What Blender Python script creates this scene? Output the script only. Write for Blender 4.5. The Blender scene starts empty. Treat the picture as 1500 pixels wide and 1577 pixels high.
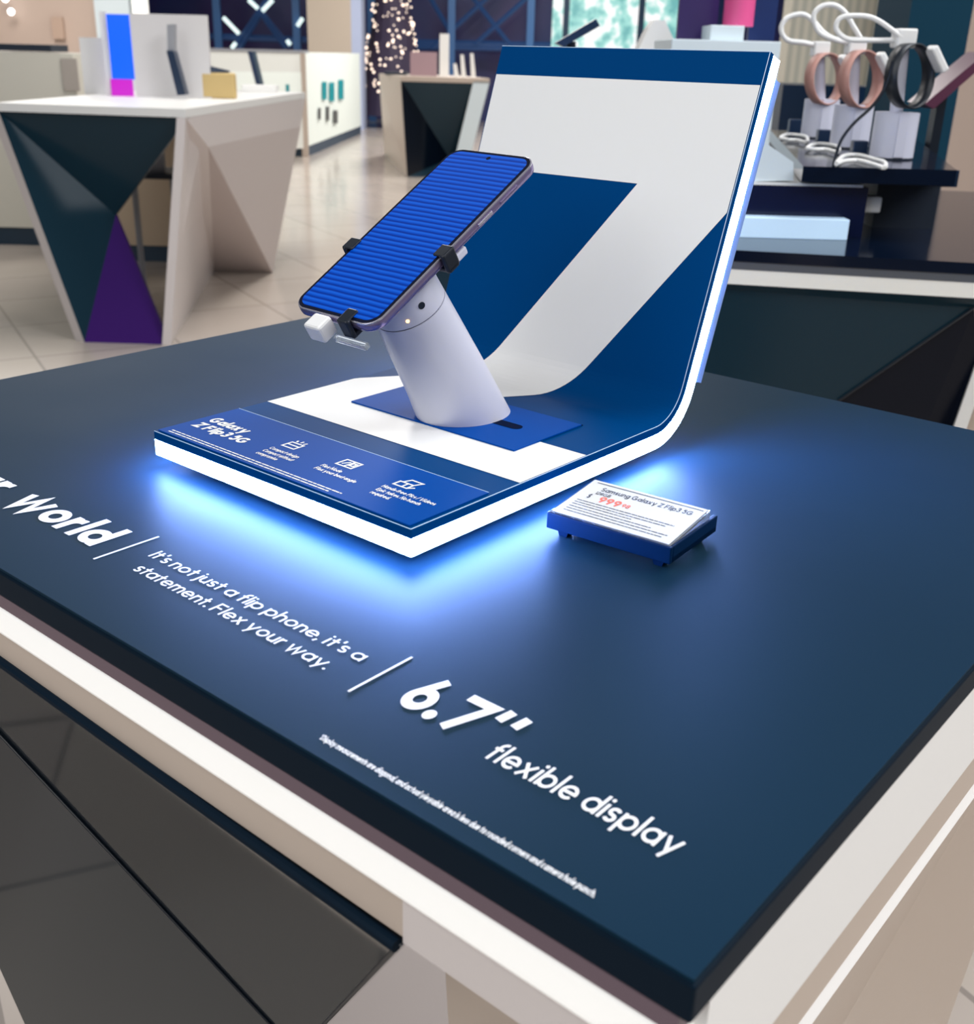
import bpy, bmesh, math, random
from mathutils import Vector, Matrix
random.seed(7)
S = bpy.context.scene
COL = S.collection
pi = math.pi

# ------------------------------------------------------------------ camera, world, lights, exposure
H_TOP = 1.0                    # height of the display table tops
CAM = Vector((0, 0, 1.2565))
F_PX = 1691.64
RIGHT = Vector((0.76209955, 0.64697357, 0.02508925))
UP = Vector((-0.26732497, 0.27912824, 0.92229322))
FWD = Vector((-0.58969622, 0.70958624, -0.38567569))
cd = bpy.data.cameras.new('camera')
cam = bpy.data.objects.new('camera', cd)
COL.objects.link(cam)
mw = Matrix((( RIGHT.x, UP.x, -FWD.x, CAM.x), (RIGHT.y, UP.y, -FWD.y, CAM.y), (RIGHT.z, UP.z, -FWD.z, CAM.z), (0, 0, 0, 1)))
cam.matrix_world = mw
cd.sensor_fit = 'HORIZONTAL'
cd.sensor_width = 36.0
cd.lens = 36.0 * F_PX / 1500
cd.clip_start = 0.02
cd.dof.use_dof = True
cd.dof.focus_distance = 0.70
cd.dof.aperture_fstop = 16
S.camera = cam
S.view_settings.view_transform = 'Standard'
S.view_settings.look = 'None'
S.view_settings.gamma = 1
S.view_settings.use_curve_mapping = False
S.view_settings.exposure = 0.0
try:
    S.cycles.use_denoising = True
    S.cycles.max_bounces = 8
    S.cycles.sample_clamp_indirect = 6
except Exception:
    pass

wd = bpy.data.worlds.new('World')
S.world = wd
wd.use_nodes = True
wn = wd.node_tree.nodes['Background']
wn.inputs[0].default_value = (0.90, 0.95, 1.0, 1)
wn.inputs[1].default_value = 0.10

YAW = math.radians(39.728)
def area(name, loc, size, power, color=(1, .96, .92), rot=(0, 0, 0), sy=None):
    l = bpy.data.lights.new(name, 'AREA')
    l.energy = power
    l.color = color
    l.shape = 'RECTANGLE'
    l.size = size
    l.size_y = sy or size
    o = bpy.data.objects.new(name, l)
    COL.objects.link(o)
    o.location = loc
    o.rotation_euler = rot
    return o
# unseen fill lights added above the shop and behind the camera
area('fill_light', (-4.6, 4.2, 4.2), 2.2, 150, (1, .96, .92))
area('fill_light', (-7.5, 9.3, 4.2), 2.4, 215, (1, .96, .92))
area('fill_light', (-10.5, 13.0, 4.2), 3.0, 340, (1, .96, .92))
area('fill_light', (0.2, 2.7, 4.0), 1.6, 70, (.95, .97, 1))
area('fill_light', (2.6, 3.2, 4.0), 1.8, 150, (.97, .98, 1), (math.radians(-8), math.radians(32), 0))  # added to brighten the white column and slatted wall
area('fill_light', (-14.0, 7.0, 4.2), 3.0, 320, (1, .96, .92))
area('fill_light', (-1.2, -2.6, 3.4), 4.0, 125, (.96, .98, 1), (math.radians(35), 0, math.radians(8)))  # added behind the camera to light the display's face
area('fill_light', (2.2, -0.6, 3.6), 1.6, 60, (1, .96, .92), (math.radians(10), math.radians(30), 0))

# ------------------------------------------------------------------ helpers
def pray(px, py):
    return RIGHT * ((px - 750) / F_PX) + UP * ((788.5 - py) / F_PX) + FWD
HF = Vector((-math.sin(YAW), math.cos(YAW), 0))
HR = Vector((math.cos(YAW), math.sin(YAW), 0))
def at_z(px, py, z):
    d = pray(px, py)
    return CAM + d * ((z - CAM.z) / d.z)
def at_d(px, py, dist):
    d = pray(px, py)
    return CAM + d * (dist / d.dot(HF))

MATS = {}
def mat(name, color, rough=.5, metal=0, emit=None, strength=0, spec=None, trans=0, coat=0, alpha=None):
    if name in MATS:
        return MATS[name]
    m = bpy.data.materials.new(name)
    m.use_nodes = True
    b = m.node_tree.nodes['Principled BSDF']
    b.inputs['Base Color'].default_value = (*color, 1)
    b.inputs['Roughness'].default_value = rough
    b.inputs['Metallic'].default_value = metal
    if spec is not None:
        b.inputs['Specular IOR Level'].default_value = spec
    if emit:
        b.inputs['Emission Color'].default_value = (*emit, 1)
        b.inputs['Emission Strength'].default_value = strength
    if trans:
        b.inputs['Transmission Weight'].default_value = trans
    if coat:
        b.inputs['Coat Weight'].default_value = coat
        b.inputs['Coat Roughness'].default_value = .08
    MATS[name] = m
    return m
def nodes(m):
    return m.node_tree.nodes, m.node_tree.links, m.node_tree.nodes['Principled BSDF']
def noise_color(m, c0, c1, scale, detail=4, coord='Object', lo=.35, hi=.65):
    n, l, b = nodes(m)
    tc = n.new('ShaderNodeTexCoord')
    t = n.new('ShaderNodeTexNoise')
    t.inputs['Scale'].default_value = scale
    t.inputs['Detail'].default_value = detail
    r = n.new('ShaderNodeValToRGB')
    r.color_ramp.elements[0].position = lo
    r.color_ramp.elements[1].position = hi
    r.color_ramp.elements[0].color = (*c0, 1)
    r.color_ramp.elements[1].color = (*c1, 1)
    l.new(tc.outputs[coord], t.inputs['Vector'])
    l.new(t.outputs['Fac'], r.inputs['Fac'])
    l.new(r.outputs['Color'], b.inputs['Base Color'])
    return r
def noise_rough(m, lo, hi, scale):
    n, l, b = nodes(m)
    tc = n.new('ShaderNodeTexCoord')
    t = n.new('ShaderNodeTexNoise')
    t.inputs['Scale'].default_value = scale
    mr = n.new('ShaderNodeMapRange')
    mr.inputs['To Min'].default_value = lo
    mr.inputs['To Max'].default_value = hi
    l.new(tc.outputs['Object'], t.inputs['Vector'])
    l.new(t.outputs['Fac'], mr.inputs['Value'])
    l.new(mr.outputs['Result'], b.inputs['Roughness'])

def link(name, me, m=None, parent=None, smooth=False):
    o = bpy.data.objects.new(name, me)
    COL.objects.link(o)
    if m:
        me.materials.append(m)
    if parent is not None:
        o.parent = parent
    if smooth:
        for p in me.polygons:
            p.use_smooth = True
    return o
def tag(o, label, cat, group=None, kind=None):
    if label:
        o['label'] = label
    if cat:
        o['category'] = cat
    if group:
        o['group'] = group
    if kind:
        o['kind'] = kind
    return o
def thing(name, label, cat, loc=(0, 0, 0), rz=0, group=None):
    o = bpy.data.objects.new(name, None)
    o.empty_display_size = .05
    COL.objects.link(o)
    o.location = loc
    o.rotation_euler = (0, 0, rz)
    return tag(o, label, cat, group)
def local(parent, p):
    """world point -> local point of an Empty with a z rotation"""
    if parent is None:
        return Vector(p)
    a = -parent.rotation_euler.z
    v = Vector(p) - Vector(parent.location)
    return Vector((v.x * math.cos(a) - v.y * math.sin(a), v.x * math.sin(a) + v.y * math.cos(a), v.z))

class B:
    """collects shapes into one bmesh"""
    def __init__(self):
        self.bm = bmesh.new()
    def box(self, x0, x1, y0, y1, z0, z1, bev=0, M=None):
        b = bmesh.new()
        bmesh.ops.create_cube(b, size=1)
        for v in b.verts:
            v.co = Vector((x0 if v.co.x < 0 else x1, y0 if v.co.y < 0 else y1, z0 if v.co.z < 0 else z1))
        if bev:
            bmesh.ops.bevel(b, geom=list(b.edges), offset=bev, segments=2, profile=.5, affect='EDGES', clamp_overlap=True)
        self._merge(b, M)
        return self
    def _merge(self, b, M=None):
        if M is not None:
            bmesh.ops.transform(b, matrix=M, verts=b.verts)
        bmesh.ops.recalc_face_normals(b, faces=b.faces)
        me = bpy.data.meshes.new('tmp')
        b.to_mesh(me)
        b.free()
        self.bm.from_mesh(me)
        bpy.data.meshes.remove(me)
    def cyl(self, p0, p1, r0, r1=None, n=24, cap=True):
        r1 = r0 if r1 is None else r1
        p0, p1 = Vector(p0), Vector(p1)
        ax = (p1 - p0).normalized()
        u = ax.orthogonal().normalized()
        w = ax.cross(u)
        b = bmesh.new()
        a0 = [b.verts.new(p0 + (u * math.cos(t) + w * math.sin(t)) * r0) for t in [2 * pi * i / n for i in range(n)]]
        a1 = [b.verts.new(p1 + (u * math.cos(t) + w * math.sin(t)) * r1) for t in [2 * pi * i / n for i in range(n)]]
        for i in range(n):
            j = (i + 1) % n
            b.faces.new((a0[i], a0[j], a1[j], a1[i]))
        if cap:
            b.faces.new(a0[::-1])
            b.faces.new(a1)
        self._merge(b)
        return self
    def tube(self, pts, r, n=10, closed=False):
        pts = [Vector(p) for p in pts]
        b = bmesh.new()
        rings = []
        N = len(pts)
        prev = None
        for i, p in enumerate(pts):
            if closed:
                t = (pts[(i + 1) % N] - pts[i - 1]).normalized()
            else:
                t = (pts[min(i + 1, N - 1)] - pts[max(i - 1, 0)]).normalized()
            if prev is None:
                u = t.orthogonal().normalized()
            else:
                u = (prev - t * prev.dot(t)).normalized()
            prev = u
            w = t.cross(u)
            rings.append([b.verts.new(p + (u * math.cos(a) + w * math.sin(a)) * r) for a in [2 * pi * k / n for k in range(n)]])
        M = N if closed else N - 1
        for i in range(M):
            A, C = rings[i], rings[(i + 1) % N]
            for k in range(n):
                j = (k + 1) % n
                b.faces.new((A[k], A[j], C[j], C[k]))
        if not closed:
            b.faces.new(rings[0][::-1])
            b.faces.new(rings[-1])
        self._merge(b)
        return self
    def poly(self, pts, thick=None, direction=None):
        """flat polygon; with thick it becomes a slab along direction"""
        b = bmesh.new()
        vs = [b.verts.new(Vector(p)) for p in pts]
        f = b.faces.new(vs)
        if thick:
            d = Vector(direction).normalized() if direction is not None else None
            f.normal_update()
            if d is None:
                d = f.normal.copy()
            ws = [b.verts.new(v.co + d * thick) for v in vs]
            b.faces.new(ws[::-1])
            n = len(vs)
            for i in range(n):
                j = (i + 1) % n
                b.faces.new((vs[j], vs[i], ws[i], ws[j]))
        self._merge(b)
        return self
    def hull(self, lo, hi):
        """solid between two rings of equal vertex count"""
        b = bmesh.new()
        A = [b.verts.new(Vector(p)) for p in lo]
        C = [b.verts.new(Vector(p)) for p in hi]
        n = len(A)
        b.faces.new(A[::-1])
        b.faces.new(C)
        for i in range(n):
            j = (i + 1) % n
            b.faces.new((A[i], A[j], C[j], C[i]))
        self._merge(b)
        return self
    def sphere(self, c, r, seg=10):
        b = bmesh.new()
        bmesh.ops.create_icosphere(b, subdivisions=2 if seg > 8 else 1, radius=r)
        self._merge(b, Matrix.Translation(Vector(c)))
        return self
    def build(self, name, m, parent=None, smooth=False, bevel=0):
        me = bpy.data.meshes.new(name)
        self.bm.to_mesh(me)
        self.bm.free()
        o = link(name, me, m, parent, smooth)
        if smooth:
            try:
                me.set_sharp_from_angle(angle=math.radians(40))
            except Exception:
                pass
        if bevel:
            md = o.modifiers.new('bevel', 'BEVEL')
            md.width = bevel
            md.segments = 2
            md.limit_method = 'ANGLE'
        return o

def fbox(name, label, cat, x0, x1, ytop, ybot, dist, depth, m, z0=None, z1=None, group=None, parent=None, bev=0, rz=YAW):
    """upright box that faces the aisle; its front spans the columns x0..x1 at the given distance"""
    ym = (ytop + ybot) / 2
    a, c = at_d(x0, ym, dist), at_d(x1, ym, dist)
    zt = at_d((x0 + x1) / 2, ytop, dist).z if z1 is None else z1
    zb = at_d((x0 + x1) / 2, ybot, dist).z if z0 is None else z0
    mid = (a + c) / 2
    w = (c - a).length / 2
    b = B().box(-w, w, 0, depth, 0, zt - zb, bev)
    if parent is None:
        o = b.build(name, m)
        o.location = (mid.x, mid.y, zb)
        o.rotation_euler = (0, 0, rz)
        if cat:
            tag(o, label, cat, group)
    else:
        o = b.build(name, m, parent)
        o.location = local(parent, (mid.x, mid.y, zb))
        o.rotation_euler = (0, 0, rz - parent.rotation_euler.z)
    return o

# ------------------------------------------------------------------ stroke lettering (geometric sans)
def arc(cx, cy, r, a0, a1, ry=None, n=None):
    ry = r if ry is None else ry
    n = n or max(6, int(abs(a1 - a0) / 11))
    return [(cx + r * math.cos(math.radians(a0 + (a1 - a0) * i / n)), cy + ry * math.sin(math.radians(a0 + (a1 - a0) * i / n))) for i in range(n + 1)]
XH = .70
def glyph(ch, w):
    """strokes and advance for one character; cap height 1, x height .70, stroke width w"""
    h = w / 2
    r = (XH - w) / 2
    c = XH / 2
    o = h          # left edge of ink sits at x = 0
    R = (1 - w) / 2
    g = ch
    dot = [('dot', w * .62)]
    if g == ' ':
        return [], .26
    if g == 'o': return [arc(o + r, c, r, 0, 360)], 2 * r + w
    if g == 'a': return [arc(o + r, c, r, 0, 360), [(o + 2 * r, 0), (o + 2 * r, XH)]], 2 * r + w
    if g == 'b': return [arc(o + r, c, r, 0, 360), [(o, 0), (o, 1.03)]], 2 * r + w
    if g == 'd': return [arc(o + r, c, r, 0, 360), [(o + 2 * r, 0), (o + 2 * r, 1.03)]], 2 * r + w
    if g == 'p': return [arc(o + r, c, r, 0, 360), [(o, -.27), (o, XH)]], 2 * r + w
    if g == 'q': return [arc(o + r, c, r, 0, 360), [(o + 2 * r, -.27), (o + 2 * r, XH)]], 2 * r + w
    if g == 'g': return [arc(o + r, c, r, 0, 360), [(o + 2 * r, XH), (o + 2 * r, -.02)] + arc(o + r, -.02, r, 0, -150, r * .9)[1:]], 2 * r + w
    if g == 'c': return [arc(o + r, c, r, 48, 312)], 1.75 * r + w
    if g == 'e': return [arc(o + r, c, r, 0, 318), [(o, c), (o + 2 * r + h, c)]], 2 * r + w
    if g in 'nhm':
        k = .225 if g != 'm' else .2
        st = [[(o, 0), (o, 1.03 if g == 'h' else XH)]]
        yc = XH - h - k
        st.append([(o, yc)] + arc(o + k, yc, k, 180, 0)[1:] + [(o + 2 * k, 0)])
        if g == 'm':
            st.append([(o + 2 * k, yc)] + arc(o + 3 * k, yc, k, 180, 0)[1:] + [(o + 4 * k, 0)])
            return st, 4 * k + w
        return st, 2 * k + w
    if g == 'u':
        k = .225
        yc = h + k
        return [[(o, XH), (o, yc)] + arc(o + k, yc, k, 180, 360)[1:] + [(o + 2 * k, XH)], [(o + 2 * k, 0), (o + 2 * k, XH)]], 2 * k + w
    if g == 'r':
        k = .25
        return [[(o, 0), (o, XH)], [(o, XH - h - k)] + arc(o + k, XH - h - k, k, 180, 88)[1:] + [(o + k + .03, XH - h)]], k + .03 + w * .7
    if g == 't': return [[(o + .14, .93), (o + .14, 0)], [(0, XH - h), (o + .14 + h + .15, XH - h)]], .3 + w * .9
    if g == 'f':
        k = .2
        return [[(o + .1, 0), (o + .1, 1.03 - h - k)] + arc(o + .1 + k, 1.03 - h - k, k, 180, 85)[1:], [(0, XH - h), (o + .1 + h + .15, XH - h)]], .3 + w * .8
    if g == 'i': return [[(o, 0), (o, XH)], [('dot', w * .6), (o, .92)]], w
    if g == 'j': return [[(o, XH), (o, -.1)] + arc(o - .14, -.1, .14, 0, -80)[1:], [('dot', w * .6), (o, .92)]], w
    if g == 'l': return [[(o, 0), (o, 1.03)]], w
    if g == 'k': return [[(o, 0), (o, 1.03)], [(o + .48, XH), (o, .26)], [(o + .16, .38), (o + .5, 0)]], .5 + w
    if g in 'sS35':
        T = XH if g == 's' else 1.0
        rs = (T - w) / 4
        rx = rs * (1.16 if g == 's' else 1.12)
        up = arc(o + rx, T - h - rs, rx, 25, 270, rs)
        dn = arc(o + rx, h + rs, rx, 90, -155, rs)
        if g in 'sS':
            return [up + dn[1:]], 2 * rx + w
        if g == '3':
            return [arc(o + rx, T - h - rs, rx, 155, -90, rs) + [(o + rx * .6, T / 2)], arc(o + rx, h + rs, rx, 90, -155, rs)], 2 * rx + w
        return [[(o + 2 * rx, 1 - h), (o + .12, 1 - h), (o + .06, .56)], arc(o + rx, h + .29, rx * 1.05, 128, -155, .29)], 2 * rx + w
    if g == 'v': return [[(o, XH), (o + .27, 0), (o + .54, XH)]], .54 + w
    if g == 'w': return [[(o, XH), (o + .22, 0), (o + .44, XH), (o + .66, 0), (o + .88, XH)]], .88 + w
    if g == 'x': return [[(o, XH), (o + .5, 0)], [(o, 0), (o + .5, XH)]], .5 + w
    if g == 'y': return [[(o, XH), (o + .28, .04)], [(o + .56, XH), (o + .18, -.27)]], .56 + w
    if g == 'z': return [[(0, XH - h), (o + .46, XH - h), (o, h), (o + .5, h)]], .5 + w
    # capitals and figures
    if g == 'I': return [[(o, 0), (o, 1)]], w
    if g == 'F': return [[(o, 0), (o, 1)], [(o, 1 - h), (o + .5, 1 - h)], [(o, .5), (o + .44, .5)]], .5 + w
    if g == 'E': return [[(o, 0), (o, 1)], [(o, 1 - h), (o + .5, 1 - h)], [(o, .5), (o + .44, .5)], [(o, h), (o + .5, h)]], .5 + w
    if g == 'H': return [[(o, 0), (o, 1)], [(o + .6, 0), (o + .6, 1)], [(o, .5), (o + .6, .5)]], .6 + w
    if g == 'N': return [[(o, 0), (o, 1), (o + .6, 0), (o + .6, 1)]], .6 + w
    if g == 'M': return [[(o, 0), (o, 1), (o + .38, .2), (o + .76, 1), (o + .76, 0)]], .76 + w
    if g == 'V': return [[(o, 1), (o + .34, 0), (o + .68, 1)]], .68 + w
    if g == 'Z': return [[(0, 1 - h), (o + .58, 1 - h), (o, h), (o + .62, h)]], .6 + w
    if g == 'D': return [[(o, h), (o, 1 - h), (o + .22, 1 - h)] + arc(o + .22, .5, R * .9, 90, -90, R)[1:] + [(o, h)]], .22 + R * .9 + w
    if g == 'B': return [[(o, 0), (o, 1)], [(o, 1 - h)] + arc(o + .28, .75 - h / 2, .24, 90, -90, .25 - h / 2) + [(o, .5)], [(o, .5)] + arc(o + .3, .25 + h / 2, .27, 90, -90, .25 - h / 2) + [(o, h)]], .57 + w
    if g == 'P': return [[(o, 0), (o, 1)], [(o, 1 - h)] + arc(o + .3, .72, .26, 90, -90, .28 - h) + [(o, .44 + h)]], .56 + w
    if g == 'G': return [arc(o + R, .5, R, 45, 345), [(o + 2 * R, .46), (o + R, .46)]], 2 * R + w
    if g == 'C': return [arc(o + R, .5, R, 45, 315)], 1.8 * R + w
    if g == 'O' or g == '0': return [arc(o + R * .8, .5, R * .8, 0, 360, R)], 1.6 * R + w
    if g == '6':
        q = (.68 - w) / 2
        return [arc(o + q, .34, q, 0, 360), [(o + q * .13, .34 + q * .5), (o + q * 1.15, 1.0)]], 2 * q + w
    if g == '9':
        q = (.66 - w) / 2
        return [arc(o + q, 1 - .33, q, 0, 360), [(o + q * 1.87, .67 - q * .5), (o + q * .85, 0)]], 2 * q + w
    if g == '8':
        return [arc(o + .26, .75 - h / 2, .23, 0, 360, .25 - h / 2), arc(o + .26, .25 + h / 2, .26, 0, 360, .25 - h / 2)], .52 + w
    if g == '7': return [[(0, 1 - h), (o + .54, 1 - h), (o + .16, 0)]], .54 + w
    if g == '1': return [[(o, .85), (o + .18, 1 - h), (o + .18, 0)]], .18 + w
    if g == '2': return [arc(o + .26, .72, .26, 160, -40, .28 - h) + [(o, h), (o + .54, h)]], .52 + w
    if g == '$': return [glyph('S', w)[0][0], [(o + .28, -.1), (o + .28, 1.1)]], .56 + w
    if g == '.': return [[('dot', w * .66), (o, w * .55)]], w
    if g == ',': return [[(o + .03, w), (o - .05, -.14)]], w
    if g == "'": return [[(o + .03, 1.03), (o, .78)]], w
    if g == '"': return [[(o + .06, 1.03), (o, .70)], [(o + .06 + 1.9 * w, 1.03), (o + 1.9 * w, .70)]], 2.9 * w
    if g == '*': return [[(o + .13, .95), (o + .13, .65)], [(o, .88), (o + .26, .72)], [(o, .72), (o + .26, .88)]], .26 + w
    if g == '/': return [[(o, -.05), (o + .3, 1.05)]], .3 + w
    if g == '-': return [[(0, .36), (.3, .36)]], .3
    return [[(o, 0), (o, XH)]], w
def stroke_faces(b, pts, w, f):
    P = [Vector((x, y)) for x, y in pts]
    n = len(P)
    L, Rr = [], []
    closed = (P[0] - P[-1]).length < 1e-6
    for i in range(n):
        if closed and i in (0, n - 1):
            d0 = (P[n - 1] - P[n - 2]).normalized()
            d1 = (P[1] - P[0]).normalized()
        else:
            d0 = (P[i] - P[i - 1]).normalized() if i > 0 else (P[1] - P[0]).normalized()
            d1 = (P[i + 1] - P[i]).normalized() if i < n - 1 else d0
        t = (d0 + d1)
        t = t.normalized() if t.length > 1e-6 else d1
        nr = Vector((-t.y, t.x))
        k = min(1 / max(.35, abs(t.dot(d1))), 2.4)
        L.append(P[i] + nr * (w / 2 * k))
        Rr.append(P[i] - nr * (w / 2 * k))
    vl = [b.verts.new(f(p.x, p.y)) for p in L]
    vr = [b.verts.new(f(p.x, p.y)) for p in Rr]
    for i in range(n - 1):
        b.faces.new((vr[i], vr[i + 1], vl[i + 1], vl[i]))
def lay(text, w, track):
    x = 0
    out = []
    for k, ch in enumerate(text):
        st, adv = glyph(ch, w)
        out.append((x, st))
        x += adv + (track if ch != ' ' else 0)
    return out, x - track
def lettering(name, text, x0, x1, ybase, cap, w, m, parent, f, track=.13, label=None):
    """text drawn as flat strokes, from x0 to x1 on the baseline ybase; f maps (x, y) on the sheet to 3-D"""
    out, total = lay(text, w, track)
    sx = (x1 - x0) / total
    b = bmesh.new()
    kk = 0
    for ox, sts in out:
        for st in sts:
            kk = (kk + 1) % 5
            eps = 1.4e-5 * kk
            g = lambda x, y, e=eps: f(x0 + x * sx, ybase + y * cap, e)
            if st and isinstance(st[0][0], str):
                r = st[0][1]
                cx, cy = st[1]
                vs = [b.verts.new(g(ox + cx + r * math.cos(a), cy + r * math.sin(a))) for a in [2 * pi * i / 16 for i in range(16)]]
                b.faces.new(vs)
            else:
                stroke_faces(b, [(ox + px, py) for px, py in st], w, g)
    me = bpy.data.meshes.new(name)
    b.to_mesh(me)
    b.free()
    o = link(name, me, m, parent)
    if label:
        o['label'] = label
    return o
def dashes(name, rows, m, parent, f, hgt, seed=3, label=None):
    """rows of print too small to read, as word-long dashes: (x0, x1, y)"""
    rnd = random.Random(seed)
    b = bmesh.new()
    for x0, x1, y in rows:
        x = x0
        while x < x1:
            L = min(rnd.uniform(2.2, 6.5) * hgt, x1 - x)
            vs = [b.verts.new(f(*p)) for p in ((x, y), (x + L, y), (x + L, y + hgt), (x, y + hgt))]
            b.faces.new(vs)
            x += L + hgt * .6
    me = bpy.data.meshes.new(name)
    b.to_mesh(me)
    b.free()
    o = link(name, me, m, parent)
    if label:
        o['label'] = label
    return o

# ------------------------------------------------------------------ materials
m_table = mat('table_laminate', (.0055, .022, .041), .5, spec=.09)
m_table.node_tree.nodes['Principled BSDF'].inputs['Specular Tint'].default_value = (.12, .50, 1, 1)
noise_rough(m_table, .46, .54, 9)
m_edge = mat('table_edge', (.003, .010, .020), .5, spec=.05)
m_recess = mat('recess_metal', (.13, .085, .11), .4)
m_ledwarm = mat('warm_light_strip', (.9, .9, .88), .5, emit=(1, .97, .93), strength=.32)
m_white = mat('white_laminate', (.66, .60, .58), .35)
m_beige = mat('beige_laminate', (.52, .43, .36), .4)
m_gloss = mat('black_gloss', (.009, .014, .019), .035, spec=.65)
m_led = mat('blue_white_led', (.9, .95, 1), .5, emit=(.25, .41, 1.0), strength=150)
m_navy = mat('navy_graphic', (.0, .050, .19), .40, spec=.04)
m_navy.node_tree.nodes['Principled BSDF'].inputs['Specular Tint'].default_value = (.15, .45, 1, 1)
m_plate = mat('navy_plate', (.0, .062, .33), .44, spec=.05)
m_plate.node_tree.nodes['Principled BSDF'].inputs['Specular Tint'].default_value = (.15, .45, 1, 1)
m_graphic = mat('white_graphic', (.86, .86, .85), .36, spec=.3)
m_print = mat('white_print', (.86, .87, .88), .5)
m_darkslot = mat('dark_slot', (.001, .006, .03), .6, spec=.02)
m_back = mat('pale_back', (.20, .32, .60), .5)
m_edge_highlight = mat('edge_highlight', (.55, .74, .95), .2)  # pale colour stands in for light caught on the edges
m_stand = mat('stand_white', (.62, .63, .74), .33)
m_seam = mat('stand_seam', (.12, .13, .2), .5)
m_black = mat('black_plastic', (.006, .010, .018), .35)
m_clear = mat('clear_plastic', (.86, .92, .98), .08, trans=.85)
m_lav = mat('lavender_metal', (.30, .24, .42), .22, metal=.7)
m_rim = mat('bright_rim', (.75, .72, .85), .2, metal=.8)
m_bezel = mat('screen_bezel', (.004, .006, .02), .12)
m_paper = mat('tag_paper', (.66, .67, .67), .6)
m_ink = mat('grey_ink', (.06, .07, .09), .6)
m_red = mat('red_ink', (.80, .16, .10), .6)
m_holder = mat('holder_black', (.0, .014, .055), .4, spec=.12)

# ------------------------------------------------------------------ setting: floor and walls
m_floor = mat('floor_tile', (.55, .49, .44), .16, spec=.5)
n, l, bs = nodes(m_floor)
tc = n.new('ShaderNodeTexCoord')
mp = n.new('ShaderNodeMapping')
mp.inputs['Rotation'].default_value = (0, 0, .35)
br = n.new('ShaderNodeTexBrick')
br.offset = 0
br.inputs['Scale'].default_value = 1
br.inputs['Brick Width'].default_value = .62
br.inputs['Row Height'].default_value = .62
br.inputs['Mortar Size'].default_value = .006
br.inputs['Color1'].default_value = (.60, .53, .46, 1)
br.inputs['Color2'].default_value = (.56, .49, .44, 1)
br.inputs['Mortar'].default_value = (.34, .30, .27, 1)
nz = n.new('ShaderNodeTexNoise')
nz.inputs['Scale'].default_value = 1.6
mx = n.new('ShaderNodeMixRGB')
mx.blend_type = 'MULTIPLY'
mx.inputs['Fac'].default_value = .25
l.new(tc.outputs['Object'], mp.inputs['Vector'])
l.new(mp.outputs['Vector'], br.inputs['Vector'])
l.new(tc.outputs['Object'], nz.inputs['Vector'])
l.new(br.outputs['Color'], mx.inputs['Color1'])
l.new(nz.outputs['Fac'], mx.inputs['Color2'])
l.new(mx.outputs['Color'], bs.inputs['Base Color'])
fl = B().box(-26, 14, -4, 34, -.1, 0).build('floor', m_floor)
tag(fl, 'polished beige tiled floor', 'floor', kind='structure')

m_wallnavy = mat('navy_wall', (.010, .018, .075), .4)
noise_color(m_wallnavy, (.006, .030, .13), (.034, .012, .12), .55)
m_wallpink = mat('pink_beige_wall', (.55, .43, .36), .6)
m_wallteal = mat('teal_wall', (.003, .030, .055), .6, spec=.1)
m_palewall = mat('pale_wall', (.66, .75, .79), .6)
def wall(name, x0, x1, dist, depth, m, label, z1=4.0, y=20):
    o = fbox(name, label, 'wall', x0, x1, y, 100, dist, depth, m, z0=0, z1=z1)
    o['kind'] = 'structure'
    return o
wall('wall_back', -900, 2400, 23.0, .3, m_wallnavy, 'dark navy and purple back wall of the shop')
wall('wall_left', -420, 150, 18.5, .3, m_wallpink, 'pinkish beige wall at the far left of the shop')
wall('trim_1', 150, 203, 18.4, .4, m_palewall, 'pale blue grey strip beside the pinkish wall')
m_slat = mat('slat_wall', (.50, .48, .40), .6)
n, l, bs = nodes(m_slat)
tc = n.new('ShaderNodeTexCoord')
wv = n.new('ShaderNodeTexWave')
wv.bands_direction = 'X'
wv.inputs['Scale'].default_value = 5.2
rp = n.new('ShaderNodeValToRGB')
rp.color_ramp.elements[0].color = (.36, .36, .31, 1)
rp.color_ramp.elements[1].color = (.52, .49, .41, 1)
l.new(tc.outputs['Object'], wv.inputs['Vector'])
l.new(wv.outputs['Fac'], rp.inputs['Fac'])
l.new(rp.outputs['Color'], bs.inputs['Base Color'])
wall('wall_right', 1212, 1385, 8.2, .25, m_slat, 'beige wall of narrow vertical wooden slats', y=60)
wall('trim_2', 1364, 1402, 7.6, .3, m_palewall, 'white column in front of the slatted wall', y=60)
wall('wall_side', 1445, 1800, 7.0, .3, m_wallpink, 'pinkish beige wall at the right edge', y=200)

# columns and window
m_colbeige = mat('column_beige', (.50, .42, .34), .6)
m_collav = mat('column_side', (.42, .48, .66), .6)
o = wall('trim_3', 474, 541, 19.6, .5, m_colbeige, 'beige square column')
o = wall('trim_4', 541, 557, 19.6, .5, m_collav, 'bluish side of the beige column')

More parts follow.
